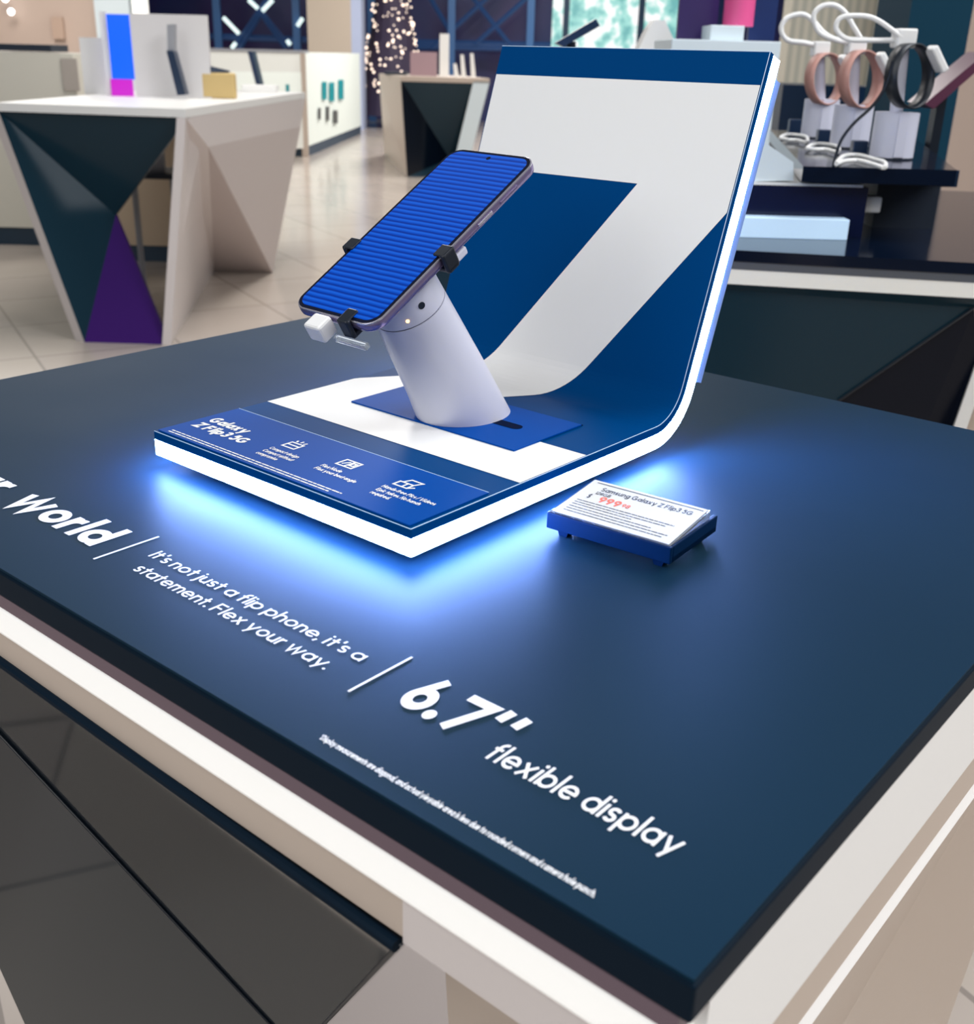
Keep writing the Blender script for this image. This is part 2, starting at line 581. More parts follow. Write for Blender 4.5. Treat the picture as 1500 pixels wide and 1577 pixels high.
m_out = mat('daylight_outside', (.1, .1, .1), .6, emit=(1, 1, 1), strength=1.0)
n, l, bs = nodes(m_out)
tc = n.new('ShaderNodeTexCoord')
nz = n.new('ShaderNodeTexNoise')
nz.inputs['Scale'].default_value = 3.6
nz.inputs['Detail'].default_value = 3
rp = n.new('ShaderNodeValToRGB')
rp.color_ramp.elements[0].position = .36
rp.color_ramp.elements[0].color = (.10, .42, .42, 1)
rp.color_ramp.elements[1].position = .56
rp.color_ramp.elements[1].color = (1.0, 1.0, 1.0, 1)
e = rp.color_ramp.elements.new(.48)
e.color = (.32, .72, .66, 1)
l.new(tc.outputs['Object'], nz.inputs['Vector'])
l.new(nz.outputs['Fac'], rp.inputs['Fac'])
l.new(rp.outputs['Color'], bs.inputs['Emission Color'])
m_frame = mat('window_frame', (.006, .03, .07), .4)
a0 = at_d(945, 40, 21)
wroot = bpy.data.objects.new('window_1', None)
COL.objects.link(wroot)
wroot.location = (a0.x, a0.y, 0)
wroot.rotation_euler = (0, 0, YAW)
wroot['kind'] = 'structure'
wroot['label'] = 'bright shop window with trees outside'
wroot['category'] = 'window'
fbox('pane', None, None, 851, 1047, -40, 78, 21.0, .03, m_out, parent=wroot, z0=.4, z1=3.2)
fbox('window_frame', None, None, 868, 877, -40, 78, 20.9, .08, m_frame, parent=wroot, z0=.4, z1=3.2)
fbox('window_frame', None, None, 984, 993, -40, 78, 20.9, .08, m_frame, parent=wroot, z0=.4, z1=3.2)

# ------------------------------------------------------------------ the display table in front
X0, X1, Y0, Y1 = -.862, -.110, .2362, .852
tb = thing('display_table', 'dark faceted display table with glowing white edge, nearest to the viewer', 'table', (-.48, .54, 0))
off = Vector(tb.location)
def tl(p):
    return Vector(p) - off
def tbox(x0, x1, y0, y1, z0, z1, bev=0):
    return B().box(x0 - off.x, x1 - off.x, y0 - off.y, y1 - off.y, z0, z1, bev)
tbox(X0, X1, Y0, Y1, .9985, 1.0).build('tabletop', m_table, tb)
o = tbox(X0 - .0012, X1 + .0012, Y0 - .0012, Y1 + .0012, .983, .9984).build('edge_band', m_edge, tb, bevel=.0012)
tbox(X0 - .0006, X1 - .003, Y0 - .0008, Y1 - .006, .9752, .983).build('recess', m_recess, tb)
lb = B()
lb.box(X0 + .001 - off.x, X1 - .004 - off.x, Y0 + .001 - off.y, Y0 + .03 - off.y, .953, .9735)
lb.build('light_strip', m_ledwarm, tb, bevel=.003)
tbox(X1 - .02, X1 + .0006, Y0 + .012, Y1 - .002, .925, .9829).build('side_apron', mat('apron_white', (.86, .86, .85), .4), tb)
tbox(X1 - .04, X1 - .002, Y0 + .03, Y1 - .003, .893, .925).build('side_rail', m_beige, tb)
tbox(X1 - .04, X1 - .0040, Y0 + .03, Y1 - .002, .872, .8928).build('side_light_strip', mat('side_strip', (.86, .86, .86), .4, emit=(1, .98, .95), strength=.2), tb)
tbox(X0 + .004, -.236, Y0 + .003, Y0 + .03, .934, .953).build('lower_rail', m_beige, tb)
tbox(-.236, X1 - .004, Y0 + .003, Y0 + .05, .931, .953).build('corner_rail', m_white, tb)
TL, TR = (-.850, .240, .938), (-.238, .240, .929)
P1, BL, BR = (-.494, .386, .55), (-.690, .355, 0), (-.360, .44, 0)
pan = B()
nin = Vector((0, 1, -.1))
for tri in ((TL, TR, P1), (TL, P1, BL), (P1, BR, BL)):
    pan.poly([tl(p) for p in tri], .012, nin)
pan.build('folded_panel', m_gloss, tb)
tr = B()
def bar(b, a, c, r):
    b.cyl(tl(a), tl(c), r, n=10)
bar(tr, (TL[0], TL[1] - .002, TL[2]), (TR[0], TR[1] - .002, TR[2]), .003)
tr.build('panel_trim', m_edge, tb)
se = B()
bar(se, (TL[0], TL[1] - .001, TL[2] - .003), (P1[0], P1[1] - .001, P1[2]), .0012)
bar(se, TR, P1, .0012)
se.build('panel_seam', m_black, tb)
lg = B()
lg.hull([tl(p) for p in ((-.36, .46, 0), (-.30, .40, 0), (-.17, .80, 0), (-.25, .82, 0))],
        [tl(p) for p in ((-.236, .262, .93), (-.113, .262, .93), (-.113, .84, .93), (-.236, .84, .93))])
lg.build('leg', m_beige, tb)
lg = B()
lg.hull([tl(p) for p in ((-.80, .40, 0), (-.70, .372, 0), (-.66, .80, 0), (-.78, .80, 0))],
        [tl(p) for p in ((-.856, .262, .935), (-.80, .262, .935), (-.80, .84, .935), (-.856, .84, .935))])
lg.build('leg', m_white, tb)

# print on the table top
ft = lambda x, y, e=0: Vector((x - off.x, y - off.y, 1.0003 + e))
lettering('lettering', 'ur', -.6670, -.6295, .2825, .0262, .20, m_print, tb, ft, .07)
lettering('lettering', 'world', -.6115, -.5185, .2825, .0262, .20, m_print, tb, ft, .07)
lettering('lettering', "It's not just a flip phone, it's a", -.4850, -.3200, .2970, .0088, .125, m_print, tb, ft, .10)
lettering('lettering', 'statement. Flex your way.', -.4765, -.3265, .2815, .0088, .125, m_print, tb, ft, .10)
lettering('lettering', '6.7"', -.2855, -.2325, .2840, .0275, .205, m_print, tb, ft, .09)
lettering('lettering', 'flexible display', -.2310, -.1440, .2795, .0130, .13, m_print, tb, ft, .10)
lettering('lettering', '*Display measurements are diagonal, and actual viewable area is less due to rounded corners and camera hole punch.', -.2885, -.1530, .2443, .0034, .19, m_print, tb, ft, .11)
dv = B()
dv.box(-.5030 - off.x, -.5018 - off.x, .2750 - off.y, .3158 - off.y, 1.0002, 1.0004)
dv.build('divider_line', m_print, tb)
dv = B()
dv.box(-.3056 - off.x, -.3044 - off.x, .2765 - off.y, .3163 - off.y, 1.0002, 1.0004)
dv.build('divider_line', m_print, tb)

# ------------------------------------------------------------------ the glowing L-shaped display
DX0, DX1, DY = -.5978, -.3668, .3795
DW = DX1 - DX0
disp = thing('illuminated_display', 'navy L-shaped phone display with white zigzag graphic and glowing white edge', 'display', (DX0, DY, H_TOP))
ZT, RB, ANG = .0252, .0325, math.radians(71.2)
tlen = RB * math.tan(ANG / 2)
SA = .6417 - tlen - DY
SB = SA + RB * ANG
STOP = .5062
UXY = Vector((math.cos(ANG), math.sin(ANG)))
PE = Vector((SA + RB * math.sin(ANG), ZT + RB - RB * math.cos(ANG)))
def surf(s, o=0.0):
    """point (y, z) on the display's front surface at arc length s, moved out by o"""
    if s <= SA:
        return (s, ZT + o)
    if s <= SB:
        a = (s - SA) / RB
        return (SA + (RB - o) * math.sin(a), ZT + RB - (RB - o) * math.cos(a))
    p = PE + UXY * (s - SB)
    return (p.x - UXY.y * o, p.y + UXY.x * o)
def srows(s0, s1):
    r = [s0]
    for i in range(13):
        s = SA + (SB - SA) * i / 12
        if s0 < s < s1:
            r.append(s)
    r.append(s1)
    return r
def layer(name, o0, o1, s0, s1, x0, x1, m, bevel=0, ends=(0, 0)):
    """sheet that follows the bent profile, between offsets o0 and o1"""
    rows = srows(s0, s1)
    b = bmesh.new()
    def ring(x):
        a = [b.verts.new((x, *surf(s, o1))) for s in rows]
        c = [b.verts.new((x, *surf(s, o0))) for s in rows]
        return a, c
    a0_, c0_ = ring(x0)
    a1_, c1_ = ring(x1)
    n_ = len(rows)
    for i in range(n_ - 1):
        b.faces.new((a0_[i], a1_[i], a1_[i + 1], a0_[i + 1]))
        b.faces.new((c0_[i + 1], c1_[i + 1], c1_[i], c0_[i]))
        b.faces.new((c1_[i], c1_[i + 1], a1_[i + 1], a1_[i]))
        b.faces.new((a0_[i], a0_[i + 1], c0_[i + 1], c0_[i]))
    b.faces.new((c0_[0], c1_[0], a1_[0], a0_[0]))
    b.faces.new((a0_[-1], a1_[-1], c1_[-1], c0_[-1]))
    bmesh.ops.recalc_face_normals(b, faces=b.faces)
    me = bpy.data.meshes.new(name)
    b.to_mesh(me)
    b.free()
    ob = link(name, me, m, disp)
    if bevel:
        md = ob.modifiers.new('bevel', 'BEVEL')
        md.width = bevel
        md.segments = 2
        md.limit_method = 'ANGLE'
        md.angle_limit = math.radians(50)
    return ob
layer('face_panel', -.0056, 0, 0, STOP, 0, DW, m_navy, bevel=.0005)
layer('glowing_edge', -.0160, -.0056, .0002, STOP - .0008, .0002, DW - .0002, m_led)
layer('under_plate', -.0164, -.01602, .0024, STOP - .002, .0024, DW - .0024, m_holder)
layer('back_panel', -.0262, -.0173, SB + .006, STOP - .012, .001, DW - .001, m_back)
B().box(.025, DW - .025, .03, .20, 0, ZT - .0172).build('foot', m_holder, disp)
# highlight along the cover's edge, painted as pale lines
ed = B()
ed.tube([(DW - .0004, *surf(s, .0001)) for s in srows(.0004, STOP)], .00028, 6)
ed.tube([(0.0004, *surf(.0004, .0001)), (DW - .0004, *surf(.0004, .0001))], .00028, 6)
ed.tube([(0.0004, *surf(STOP - .0003, .0001)), (DW - .0004, *surf(STOP - .0003, .0001))], .00028, 6)
ed.build('edge_highlight', m_edge_highlight, disp)

# white zigzag graphic
def xl(s):
    return max(0, -.4435 - .653 * (.4120 - s) - DX0)
def xr(s):
    return min(DW, -.3668 + .653 * (s - .4010) - DX0)
b = bmesh.new()
def strip(rows):
    prev = None
    for s, a, c in rows:
        y, z = surf(s, .0003)
        v = (b.verts.new((a, y, z)), b.verts.new((c, y, z)))
        if prev:
            b.faces.new((prev[0], prev[1], v[1], v[0]))
        prev = v
EI = .0012
strip([(s, EI, DW - EI) for s in (.0925, .1590)])
ss = sorted(set([.1590, .1753, .4010, .4120] + [.159 + (.412 - .159) * i / 60 for i in range(61)]))
strip([(s, max(EI, xl(s)), min(DW - EI, xr(s))) for s in ss])
strip([(s, EI, DW - EI) for s in (.4120, .4840)])
me = bpy.data.meshes.new('zigzag_graphic')
b.to_mesh(me)
b.free()
link('zigzag_graphic', me, m_graphic, disp)
# plate that carries the stand
PX0, PX1, PS0, PS1 = -.5530 - DX0, -.4045 - DX0, .1322, .2045
layer('mounting_plate', .0004, .0014, PS0, PS1, PX0, PX1, m_plate)
layer('plate_gap_shade', .0004, .00055, PS1, PS1 + .0022, PX0, PX1, m_darkslot)  # dark strip painted for the shade in the gap behind the plate
b = bmesh.new()
pts = []
for a in range(-90, 91, 15):
    pts.append((-.4330 - DX0 + .0048 * math.cos(math.radians(a)), .1690 + .0048 * math.sin(math.radians(a))))
for a in range(90, 271, 15):
    pts.append((-.4540 - DX0 + .0048 * math.cos(math.radians(a)), .1690 + .0048 * math.sin(math.radians(a))))
b.faces.new([b.verts.new((x, *surf(s, .0016))) for x, s in pts])
me = bpy.data.meshes.new('keyhole_slot')
b.to_mesh(me)
b.free()
link('keyhole_slot', me, m_darkslot, disp)
# information strip
layer('information_strip', .0003, .0011, .0022, .0668, .0022, DW - .0030, m_plate)
B().tube([(.0024, *surf(.0668, .0010)), (DW - .0032, *surf(.0668, .0010))], .00028, 6).build('strip_highlight', m_edge_highlight, disp)  # highlight on the groove, painted as a pale line
fd = lambda x, s, e=0: Vector((x - DX0, *surf(s, .0013 + e)))
lettering('lettering', 'Galaxy', -.5880, -.5500, .0345, .0098, .24, m_print, disp, fd, .05)
lettering('lettering', 'Z Flip3 5G', -.5870, -.5350, .0215, .0095, .24, m_print, disp, fd, .05)
for txt, x0_, x1_, s_ in (('Compact design', -.5165, -.4900, .0280), ('Compact without', -.5160, -.4885, .0222), ('compromise', -.5155, -.4965, .0166),
                          ('Flex Mode', -.4705, -.4530, .0292), ('Flex your best angle', -.4700, -.4350, .0236),
                          ('Hands-free Pics / Videos', -.4200, -.3790, .0305), ('Epic takes. No hands', -.4190, -.3850, .0248), ('required.', -.4180, -.4030, .0192)):
    lettering('lettering', txt, x0_, x1_, s_, .0038, .20, m_print, disp, fd, .08)
dashes('fine_print', [(-.588, -.428, .0072), (-.588, -.436, .0044)], m_print, disp, fd, .0011)
# three line icons
def icon(cx, cs, strokes, w=.0014):
    b_ = bmesh.new()
    for k_, st in enumerate(strokes):
        stroke_faces(b_, [(cx + x, cs + y) for x, y in st], w, lambda x, y: fd(x, y, 1.4e-5 * k_))
    me_ = bpy.data.meshes.new('icon')
    b_.to_mesh(me_)
    b_.free()
    return link('icon', me_, m_print, disp)
def rr(x0, x1, y0, y1):
    return [(x0, y0), (x1, y0), (x1, y1), (x0, y1), (x0, y0)]
icon(-.5095, .0420, [rr(-.0055, .0055, -.0045, .0040), [(-.0055, .0), (.0055, .0)], [(-.003, .0055), (-.0045, .008)], [(0, .006), (0, .009)], [(.003, .0055), (.0045, .008)]])
icon(-.4600, .0430, [rr(-.0065, .0065, -.0045, .0050), [(0, -.0045), (.001, .005)], [(-.004, -.002), (-.001, .003)], rr(.0018, .0048, -.0015, .0025)])
icon(-.4120, .0430, [rr(-.0060, .0045, -.0045, .0015), [(-.0040, .0015), (-.0020, .0070), (.0070, .0070), (.0045, .0015)], [(.0045, -.0045), (.0080, -.0010)], [(.0005, -.0045), (.0005, .0015)]])

# ------------------------------------------------------------------ security stand and phone
NV = Vector((.0036, -.5128, .8585)).normalized()       # out of the phone's screen
UV = Vector((.0202, .8583, .5127)).normalized()        # along the phone, towards its top
WV = UV.cross(NV).normalized()                          # across the phone, to the right
PC = Vector((-.47908, .50121, CAM.z - .10197))          # middle of the phone's screen
st = thing('security_stand', 'white leaning tapered security stand holding up the phone', 'phone stand', (-.479, .548, H_TOP + ZT + .0014))
so = Vector(st.location)
BASE = Vector((-.479, .548, H_TOP + ZT + .0014))
TOPC = PC + UV * -.030 - NV * .0112
AX = (TOPC - BASE).normalized()
LEN = (TOPC - BASE).length
SU = Vector((1, 0, 0))
SU = (SU - AX * SU.dot(AX)).normalized()
SV = AX.cross(SU)
R0, R1 = .0300, .0228
def ringpts(t, n=64, dr=0):
    r_ = R0 + (R1 - R0) * t + dr
    out = []
    for i in range(n):
        a = 2 * pi * i / n
        p = BASE + AX * (LEN * t) + (SU * math.cos(a) + SV * math.sin(a)) * r_
        if t == 0:
            p = p + AX * ((BASE.z - p.z) / AX.z)
        out.append(p - so)
    return out
def lathe(name, ts, m, dr=0, caps=True, smooth=True):
    b_ = bmesh.new()
    rings = [[b_.verts.new(p) for p in ringpts(t, 64, dr)] for t in ts]
    for A_, C_ in zip(rings, rings[1:]):
        for i in range(64):
            j = (i + 1) % 64
            b_.faces.new((A_[i], A_[j], C_[j], C_[i]))
    if caps:
        b_.faces.new(rings[0][::-1])
        b_.faces.new(rings[-1])
    me_ = bpy.data.meshes.new(name)
    b_.to_mesh(me_)
    b_.free()
    o_ = link(name, me_, m, st, smooth)
    try:
        me_.set_sharp_from_angle(angle=math.radians(50))
    except Exception:
        pass
    return o_
lathe('body', [0, .3, .6, .795], m_stand)
lathe('collar', [.803, .9, .955], m_stand)
lathe('seam', [.795, .803], m_seam, -.0007, False)
lathe('seam', [.955, .962], m_seam, -.0007, False)
lathe('head', [.962, .985, 1.0], m_stand, -.0010)
def on_stand(t, ang, dr=0):
    r_ = R0 + (R1 - R0) * t + dr
    d_ = SU * math.cos(ang) + SV * math.sin(ang)
    return BASE + AX * (LEN * t) + d_ * r_ - so, d_
p_, d_ = on_stand(.885, math.radians(-18), -.001)
B().cyl(p_, p_ + d_ * .0013, .0023, n=18).build('lock_hole', m_black, st)
p_, d_ = on_stand(.845, math.radians(-47), -.001)
B().cyl(p_, p_ + d_ * .0014, .0011, n=12).build('status_light', mat('amber_light', (.9, .5, .2), .4, emit=(1, .55, .2), strength=4), st)
# clamp arms
def phone_pt(w_, u_, n_):
    return PC + WV * w_ + UV * u_ + NV * n_ - so
def obox(b_, w0, w1, u0, u1, n0, n1, bev=0):
    M_ = Matrix(((WV.x, UV.x, NV.x, 0), (WV.y, UV.y, NV.y, 0), (WV.z, UV.z, NV.z, 0), (0, 0, 0, 1)))
    M_ = Matrix.Translation(PC - so) @ M_
    b_.box(w0, w1, u0, u1, n0, n1, bev, M_)
HW, HL, TH = .0361, .083, .0069
hd = B()
obox(hd, -.018, .018, -.05, -.008, -.0112, -.0085, .001)
hd.build('mounting_pad', m_stand, st)
def clamp(sx, u_):
    c_ = B()
    e0, e1 = (HW + .0006, HW + .0040) if sx > 0 else (-HW - .0040, -HW - .0006)
    obox(c_, e0, e1, u_ - .0055, u_ + .0055, -.0105, .0022, .0012)
    i0, i1 = (HW - .0050, HW + .0040) if sx > 0 else (-HW - .0040, -HW + .0050)
    obox(c_, i0, i1, u_ - .0050, u_ + .0050, .0006, .0024, .0008)
    j0, j1 = (.010, HW + .0040) if sx > 0 else (-HW - .0040, -.010)
    obox(c_, j0, j1, u_ - .0045, u_ + .0045, -.0110, -.0078, .0008)
    return c_.build('clamp_arm', m_black, st)
clamp(1, -.0150)
clamp(-1, -.0240)
c_ = B()
obox(c_, .0095, .0185, -HL - .0042, -HL - .0006, -.0112, .0022, .0014)
obox(c_, .0098, .0182, -HL - .0042, -HL + .0075, .0006, .0024, .0009)
obox(c_, .0098, .0182, -HL - .0042, -.045, -.0112, -.0080, .0009)
c_.build('clamp_arm', m_black, st)
c_ = B()
obox(c_, .020, HW - .001, -.009, .003, -.0135, -.0082, .001)
c_.build('white_tab', m_stand, st)
# charging plug with its clear clip
pl = thing('charging_plug', 'white angled charging plug at the lower edge of the phone', 'plug', PC + UV * (-HL - .006) - NV * .003)
po = Vector(pl.location)
Mp = Matrix.Translation(PC - po) @ Matrix(((WV.x, UV.x, NV.x, 0), (WV.y, UV.y, NV.y, 0), (WV.z, UV.z, NV.z, 0), (0, 0, 0, 1)))
B().box(-.0118, .0022, -HL - .0130, -HL - .0012, -.0108, .0012, .0016, Mp).build('plug_body', mat('plug_white', (.80, .80, .80), .35), pl, bevel=0)
B().box(-.0080, -.0015, -HL - .0012, -HL - .0002, -.0055, -.0025, 0, Mp).build('connector', m_rim, pl)
B().box(.0045, .0320, -HL - .0085, -HL - .0045, -.0125, -.0085, .001, Mp).build('clear_clip', m_clear, pl)

# the phone
ph = thing('phone', 'tall phone with blue ribbed wallpaper lying on the white security stand', 'phone', PC)
ph.rotation_euler = Matrix(((WV.x, UV.x, NV.x), (WV.y, UV.y, NV.y), (WV.z, UV.z, NV.z))).to_euler()
def rrect(hw, hl, r_, z, n=10):
    out = []
    for cx, cy, a0_ in ((hw - r_, hl - r_, 0), (-hw + r_, hl - r_, 90), (-hw + r_, -hl + r_, 180), (hw - r_, -hl + r_, 270)):
        for i in range(n + 1):
            a = math.radians(a0_ + 90 * i / n)
            out.append((cx + r_ * math.cos(a), cy + r_ * math.sin(a), z))
    return out
def loft(name, rings, m, parent, smooth=False):
    b_ = bmesh.new()
    R_ = [[b_.verts.new(p) for p in r_] for r_ in rings]
    n_ = len(R_[0])
    for A_, C_ in zip(R_, R_[1:]):
        for i in range(n_):
            j = (i + 1) % n_
            b_.faces.new((A_[i], A_[j], C_[j], C_[i]))
    b_.faces.new(R_[0][::-1])
    b_.faces.new(R_[-1])
    me_ = bpy.data.meshes.new(name)
    b_.to_mesh(me_)
    b_.free()
    o_ = link(name, me_, m, parent, smooth)
    try:
        me_.set_sharp_from_angle(angle=math.radians(50))
    except Exception:
        pass
    return o_
CR = .0105
loft('frame', [rrect(HW - .0012, HL - .0012, CR - .001, -TH), rrect(HW - .0002, HL - .0002, CR, -TH + .0011), rrect(HW, HL, CR, -TH * .5), rrect(HW - .0002, HL - .0002, CR, -.0012), rrect(HW - .0006, HL - .0006, CR, -.0005)], m_lav, ph, True)
loft('rim', [rrect(HW - .0001, HL - .0001, CR, -.0012), rrect(HW - .0002, HL - .0002, CR, -.0005), rrect(HW - .0009, HL - .0009, CR, -.0002)], m_rim, ph, True)
loft('bezel', [rrect(HW - .0009, HL - .0009, CR - .0006, -.0004), rrect(HW - .0010, HL - .0010, CR - .0006, .0001)], m_bezel, ph)
m_screen = mat('blue_ribbed_screen', (.0, .01, .08), .2, emit=(0, .1, 1), strength=1.0, spec=.2)
n, l, bs = nodes(m_screen)
tc = n.new('ShaderNodeTexCoord')
mp = n.new('ShaderNodeMapping')
mp.inputs['Scale'].default_value = (1, 1, 1)
nz = n.new('ShaderNodeTexNoise')
nz.inputs['Scale'].default_value = 45
sep = n.new('ShaderNodeSeparateXYZ')
ma = n.new('ShaderNodeMath'); ma.operation = 'MULTIPLY_ADD'
ma.inputs[1].default_value = .0011
mb = n.new('ShaderNodeMath'); mb.operation = 'MULTIPLY'
mb.inputs[1].default_value = 236
mc = n.new('ShaderNodeMath'); mc.operation = 'FRACT'
rp = n.new('ShaderNodeValToRGB')
cr = rp.color_ramp
cr.elements[0].position = 0
cr.elements[0].color = (.000, .012, .15, 1)
cr.elements[1].position = 1
cr.elements[1].color = (.002, .03, .26, 1)
for p_, c_ in ((.18, (.000, .03, .28, 1)), (.45, (.002, .072, .50, 1)), (.70, (.008, .11, .62, 1)), (.86, (.004, .075, .50, 1))):
    e = cr.elements.new(p_)
    e.color = c_
l.new(tc.outputs['Object'], nz.inputs['Vector'])
l.new(tc.outputs['Object'], sep.inputs['Vector'])
l.new(nz.outputs['Fac'], ma.inputs[0])
l.new(sep.outputs['Y'], ma.inputs[2])
l.new(ma.outputs['Value'], mb.inputs[0])
l.new(mb.outputs['Value'], mc.inputs[0])
l.new(mc.outputs['Value'], rp.inputs['Fac'])
l.new(rp.outputs['Color'], bs.inputs['Emission Color'])
loft('screen', [rrect(HW - .0030, HL - .0032, CR - .0025, .0001), rrect(HW - .0030, HL - .0032, CR - .0025, .00025)], m_screen, ph)
B().cyl((0, HL - .0070, .00025), (0, HL - .0070, .0004), .0016, n=20).build('camera_hole', m_bezel, ph)
B().box(HW - .0003, HW + .0006, .040, .058, -.0046, -.0026, .0004).build('volume_button', m_lav, ph)
B().box(HW - .0003, HW + .0006, .017, .031, -.0046, -.0026, .0004).build('side_key', m_rim, ph)

# ------------------------------------------------------------------ price tag in its holder
pa = math.radians(4.3)
tg = thing('price_tag_holder', 'small black price holder with slanted printed card beside the glowing display', 'price tag', (-.3455, .4695, H_TOP), pa)
tw, td = .0795, .058
tr_ = B()
tr_.box(0, tw, 0, .003, .0045, .0145, .0006)
tr_.box(0, tw, .003, td, .0045, .0085, .0006)
tr_.box(0, .003, .003, td, .0045, .0145, .0006)
tr_.box(tw - .003, tw, .003, td, .0045, .0145, .0006)
tr_.build('tray', m_holder, tg)
for x_ in (.005, tw - .013):
    for y_ in (.004, td - .012):
        B().hull([(x_ + .0015, y_, 0), (x_ + .0065, y_, 0), (x_ + .0065, y_ + .006, 0), (x_ + .0015, y_ + .006, 0)],
                 [(x_, y_, .0046), (x_ + .008, y_, .0046), (x_ + .008, y_ + .007, .0046), (x_, y_ + .007, .0046)]).build('foot', m_holder, tg)
C0, C1 = Vector((0, .0012, .0148)), Vector((0, .0500, .0198))
cv = (C1 - C0).normalized()
cn = Vector((0, -cv.z, cv.y))
CL = (C1 - C0).length
def card(x, v, o_=0.0):
    return Vector((x, 0, 0)) + C0 + cv * v + cn * o_
B().poly([card(.0015, 0, -.0012), card(tw - .0015, 0, -.0012), card(tw - .0015, CL, -.0012), card(.0015, CL, -.0012)], .0012, cn).build('acrylic_sheet', m_clear, tg)
B().hull([(tw - .0035, .004, .0090), (tw - .0015, .004, .0090), (tw - .0015, .0495, .0090), (tw - .0035, .0495, .0090)],
         [card(tw - .0035, .003, -.0014), card(tw - .0015, .003, -.0014), card(tw - .0015, CL, -.0014), card(tw - .0035, CL, -.0014)]).build('acrylic_side', m_clear, tg)
B().poly([card(.0025, .0008, .0002), card(tw - .0025, .0008, .0002), card(tw - .0025, CL - .0008, .0002), card(.0025, CL - .0008, .0002)], .0003, cn).build('card', m_paper, tg)
B().poly([card(.006, CL - .0042, .0007), card(tw - .004, CL - .0042, .0007), card(tw - .004, CL - .0035, .0007), card(.006, CL - .0035, .0007)]).build('card_rule', m_ink, tg)
fc = lambda x, y, e=0: card(x, y, .0007 + e)
lettering('lettering', 'Samsung Galaxy Z Flip3 5G', .0130, .0720, .0365, .0048, .16, m_ink, tg, fc, .10)
lettering('lettering', '128GB', .0120, .0220, .0315, .0034, .15, m_ink, tg, fc, .10)
lettering('lettering', '$', .0100, .0124, .0250, .0050, .15, m_ink, tg, fc, .10)
lettering('lettering', '999', .0180, .0320, .0235, .0072, .20, m_red, tg, fc, .10)
lettering('lettering', '98', .0332, .0382, .0250, .0042, .17, m_red, tg, fc, .10)
dashes('fine_print', [(.007, .070, .0200), (.007, .066, .0172), (.007, .046, .0144), (.007, .060, .0112), (.007, .072, .0082), (.007, .070, .0052)], m_ink, tg, fc, .0007, 5)
#BACKGROUND
# ------------------------------------------------------------------ background helpers
def at_plane(px, py, p0, nrm):
    d = pray(px, py)
    return CAM + d * ((Vector(p0) - CAM).dot(nrm) / d.dot(nrm))
def dist_of(p):
    return (p - CAM).dot(HF)
def sbox(name, label, cat, x0, x1, ytop, ybot, zbase, depth, m, group=None, parent=None, bev=0, rz=YAW):
    """upright box standing on the surface at height zbase, its front foot seen at row ybot"""
    d = dist_of(at_z((x0 + x1) / 2, ybot, zbase))
    return fbox(name, label, cat, x0, x1, ytop, ybot, d, depth, m, z0=zbase, group=group, parent=parent, bev=bev, rz=rz)
def slab(name, pts, thick, m, parent, direction=None):
    return B().poly([local(parent, p) for p in pts], thick, direction).build(name, m, parent)
m_glossblue = mat('black_gloss_table', (.008, .030, .048), .16, spec=.22)
m_purple_reflection = mat('purple_reflection', (.045, .010, .14), .12, spec=.5)  # purple reflection painted into the facet's base colour
m_dark = mat('matte_dark', (.006, .014, .030), .5)
m_darkdev = mat('dark_device', (.004, .020, .055), .3)
m_cream = mat('cream_cabinet', (.66, .64, .56), .5)
m_brightwhite = mat('bright_white', (.82, .82, .80), .4)
m_yellow = mat('yellow_box', (.62, .45, .19), .5)
m_bluescr = mat('blue_screen', (0, .05, .3), .3, emit=(0, .10, .95), strength=1.0)
m_magscr = mat('magenta_screen', (.2, .0, .2), .3, emit=(.48, .01, .47), strength=1.0)
m_grey = mat('grey_plastic', (.30, .31, .34), .5)
m_plinth = mat('plinth_blue', (.02, .05, .09), .4)

# ------------------------------------------------------------------ white faceted table on the left
A_ = at_z(285, 168, 1.0)
Bk = at_z(470, 142, 1.0)
Lf = at_z(-8, 158, 1.0)
side = Bk - A_
t2 = thing('display_table', 'white faceted display table with dark folded front, at the left', 'table', ((A_.x + Lf.x) / 2, (A_.y + Lf.y) / 2, 0))
slab('tabletop', [Lf, A_, Bk, Lf + side], -.035, m_brightwhite, t2, (0, 0, 1))
nA = Vector((side.y, -side.x, 0)).normalized()
fe = (A_ - Lf)
nF = Vector((fe.y, -fe.x, 0)).normalized()
dn = Vector((0, 0, -.036))
q1, q2 = at_plane(321, 226, A_, nA), at_plane(463, 195, A_, nA)
F1, F2, F3 = at_z(262, 531, 0), at_z(330, 418, 0), at_z(420, 420, 0)
slab('apron', [A_ + dn, q1, q2, Bk + dn], .03, m_white, t2, -nA)
slab('leg', [A_ + dn, F1 + Vector((.004, 0, 0)), F2, q1], .04, m_white, t2, -nA)
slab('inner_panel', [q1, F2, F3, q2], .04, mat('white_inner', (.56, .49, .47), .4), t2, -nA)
a2, c2 = Lf + dn - nF * .02, A_ + dn - nF * .02
p2 = at_plane(178, 331, (Lf + A_) / 2 - nF * .22, nF)
b2, e2 = at_z(130, 527, 0), at_z(261, 531, 0)
slab('front_panel', [a2, c2, p2], .02, m_glossblue, t2, -nF)
slab('front_panel', [a2, p2, b2], .02, m_glossblue, t2, -nF)['label'] = 'darker lower left facet'
slab('front_panel', [p2, e2, b2], .02, m_purple_reflection, t2, -nF)['label'] = 'facet with painted purple reflection'
slab('side_edge', [a2, b2, b2 - HR * .05 + HF * .03, a2 - HR * .05 + HF * .03], .02, m_white, t2, -nF)
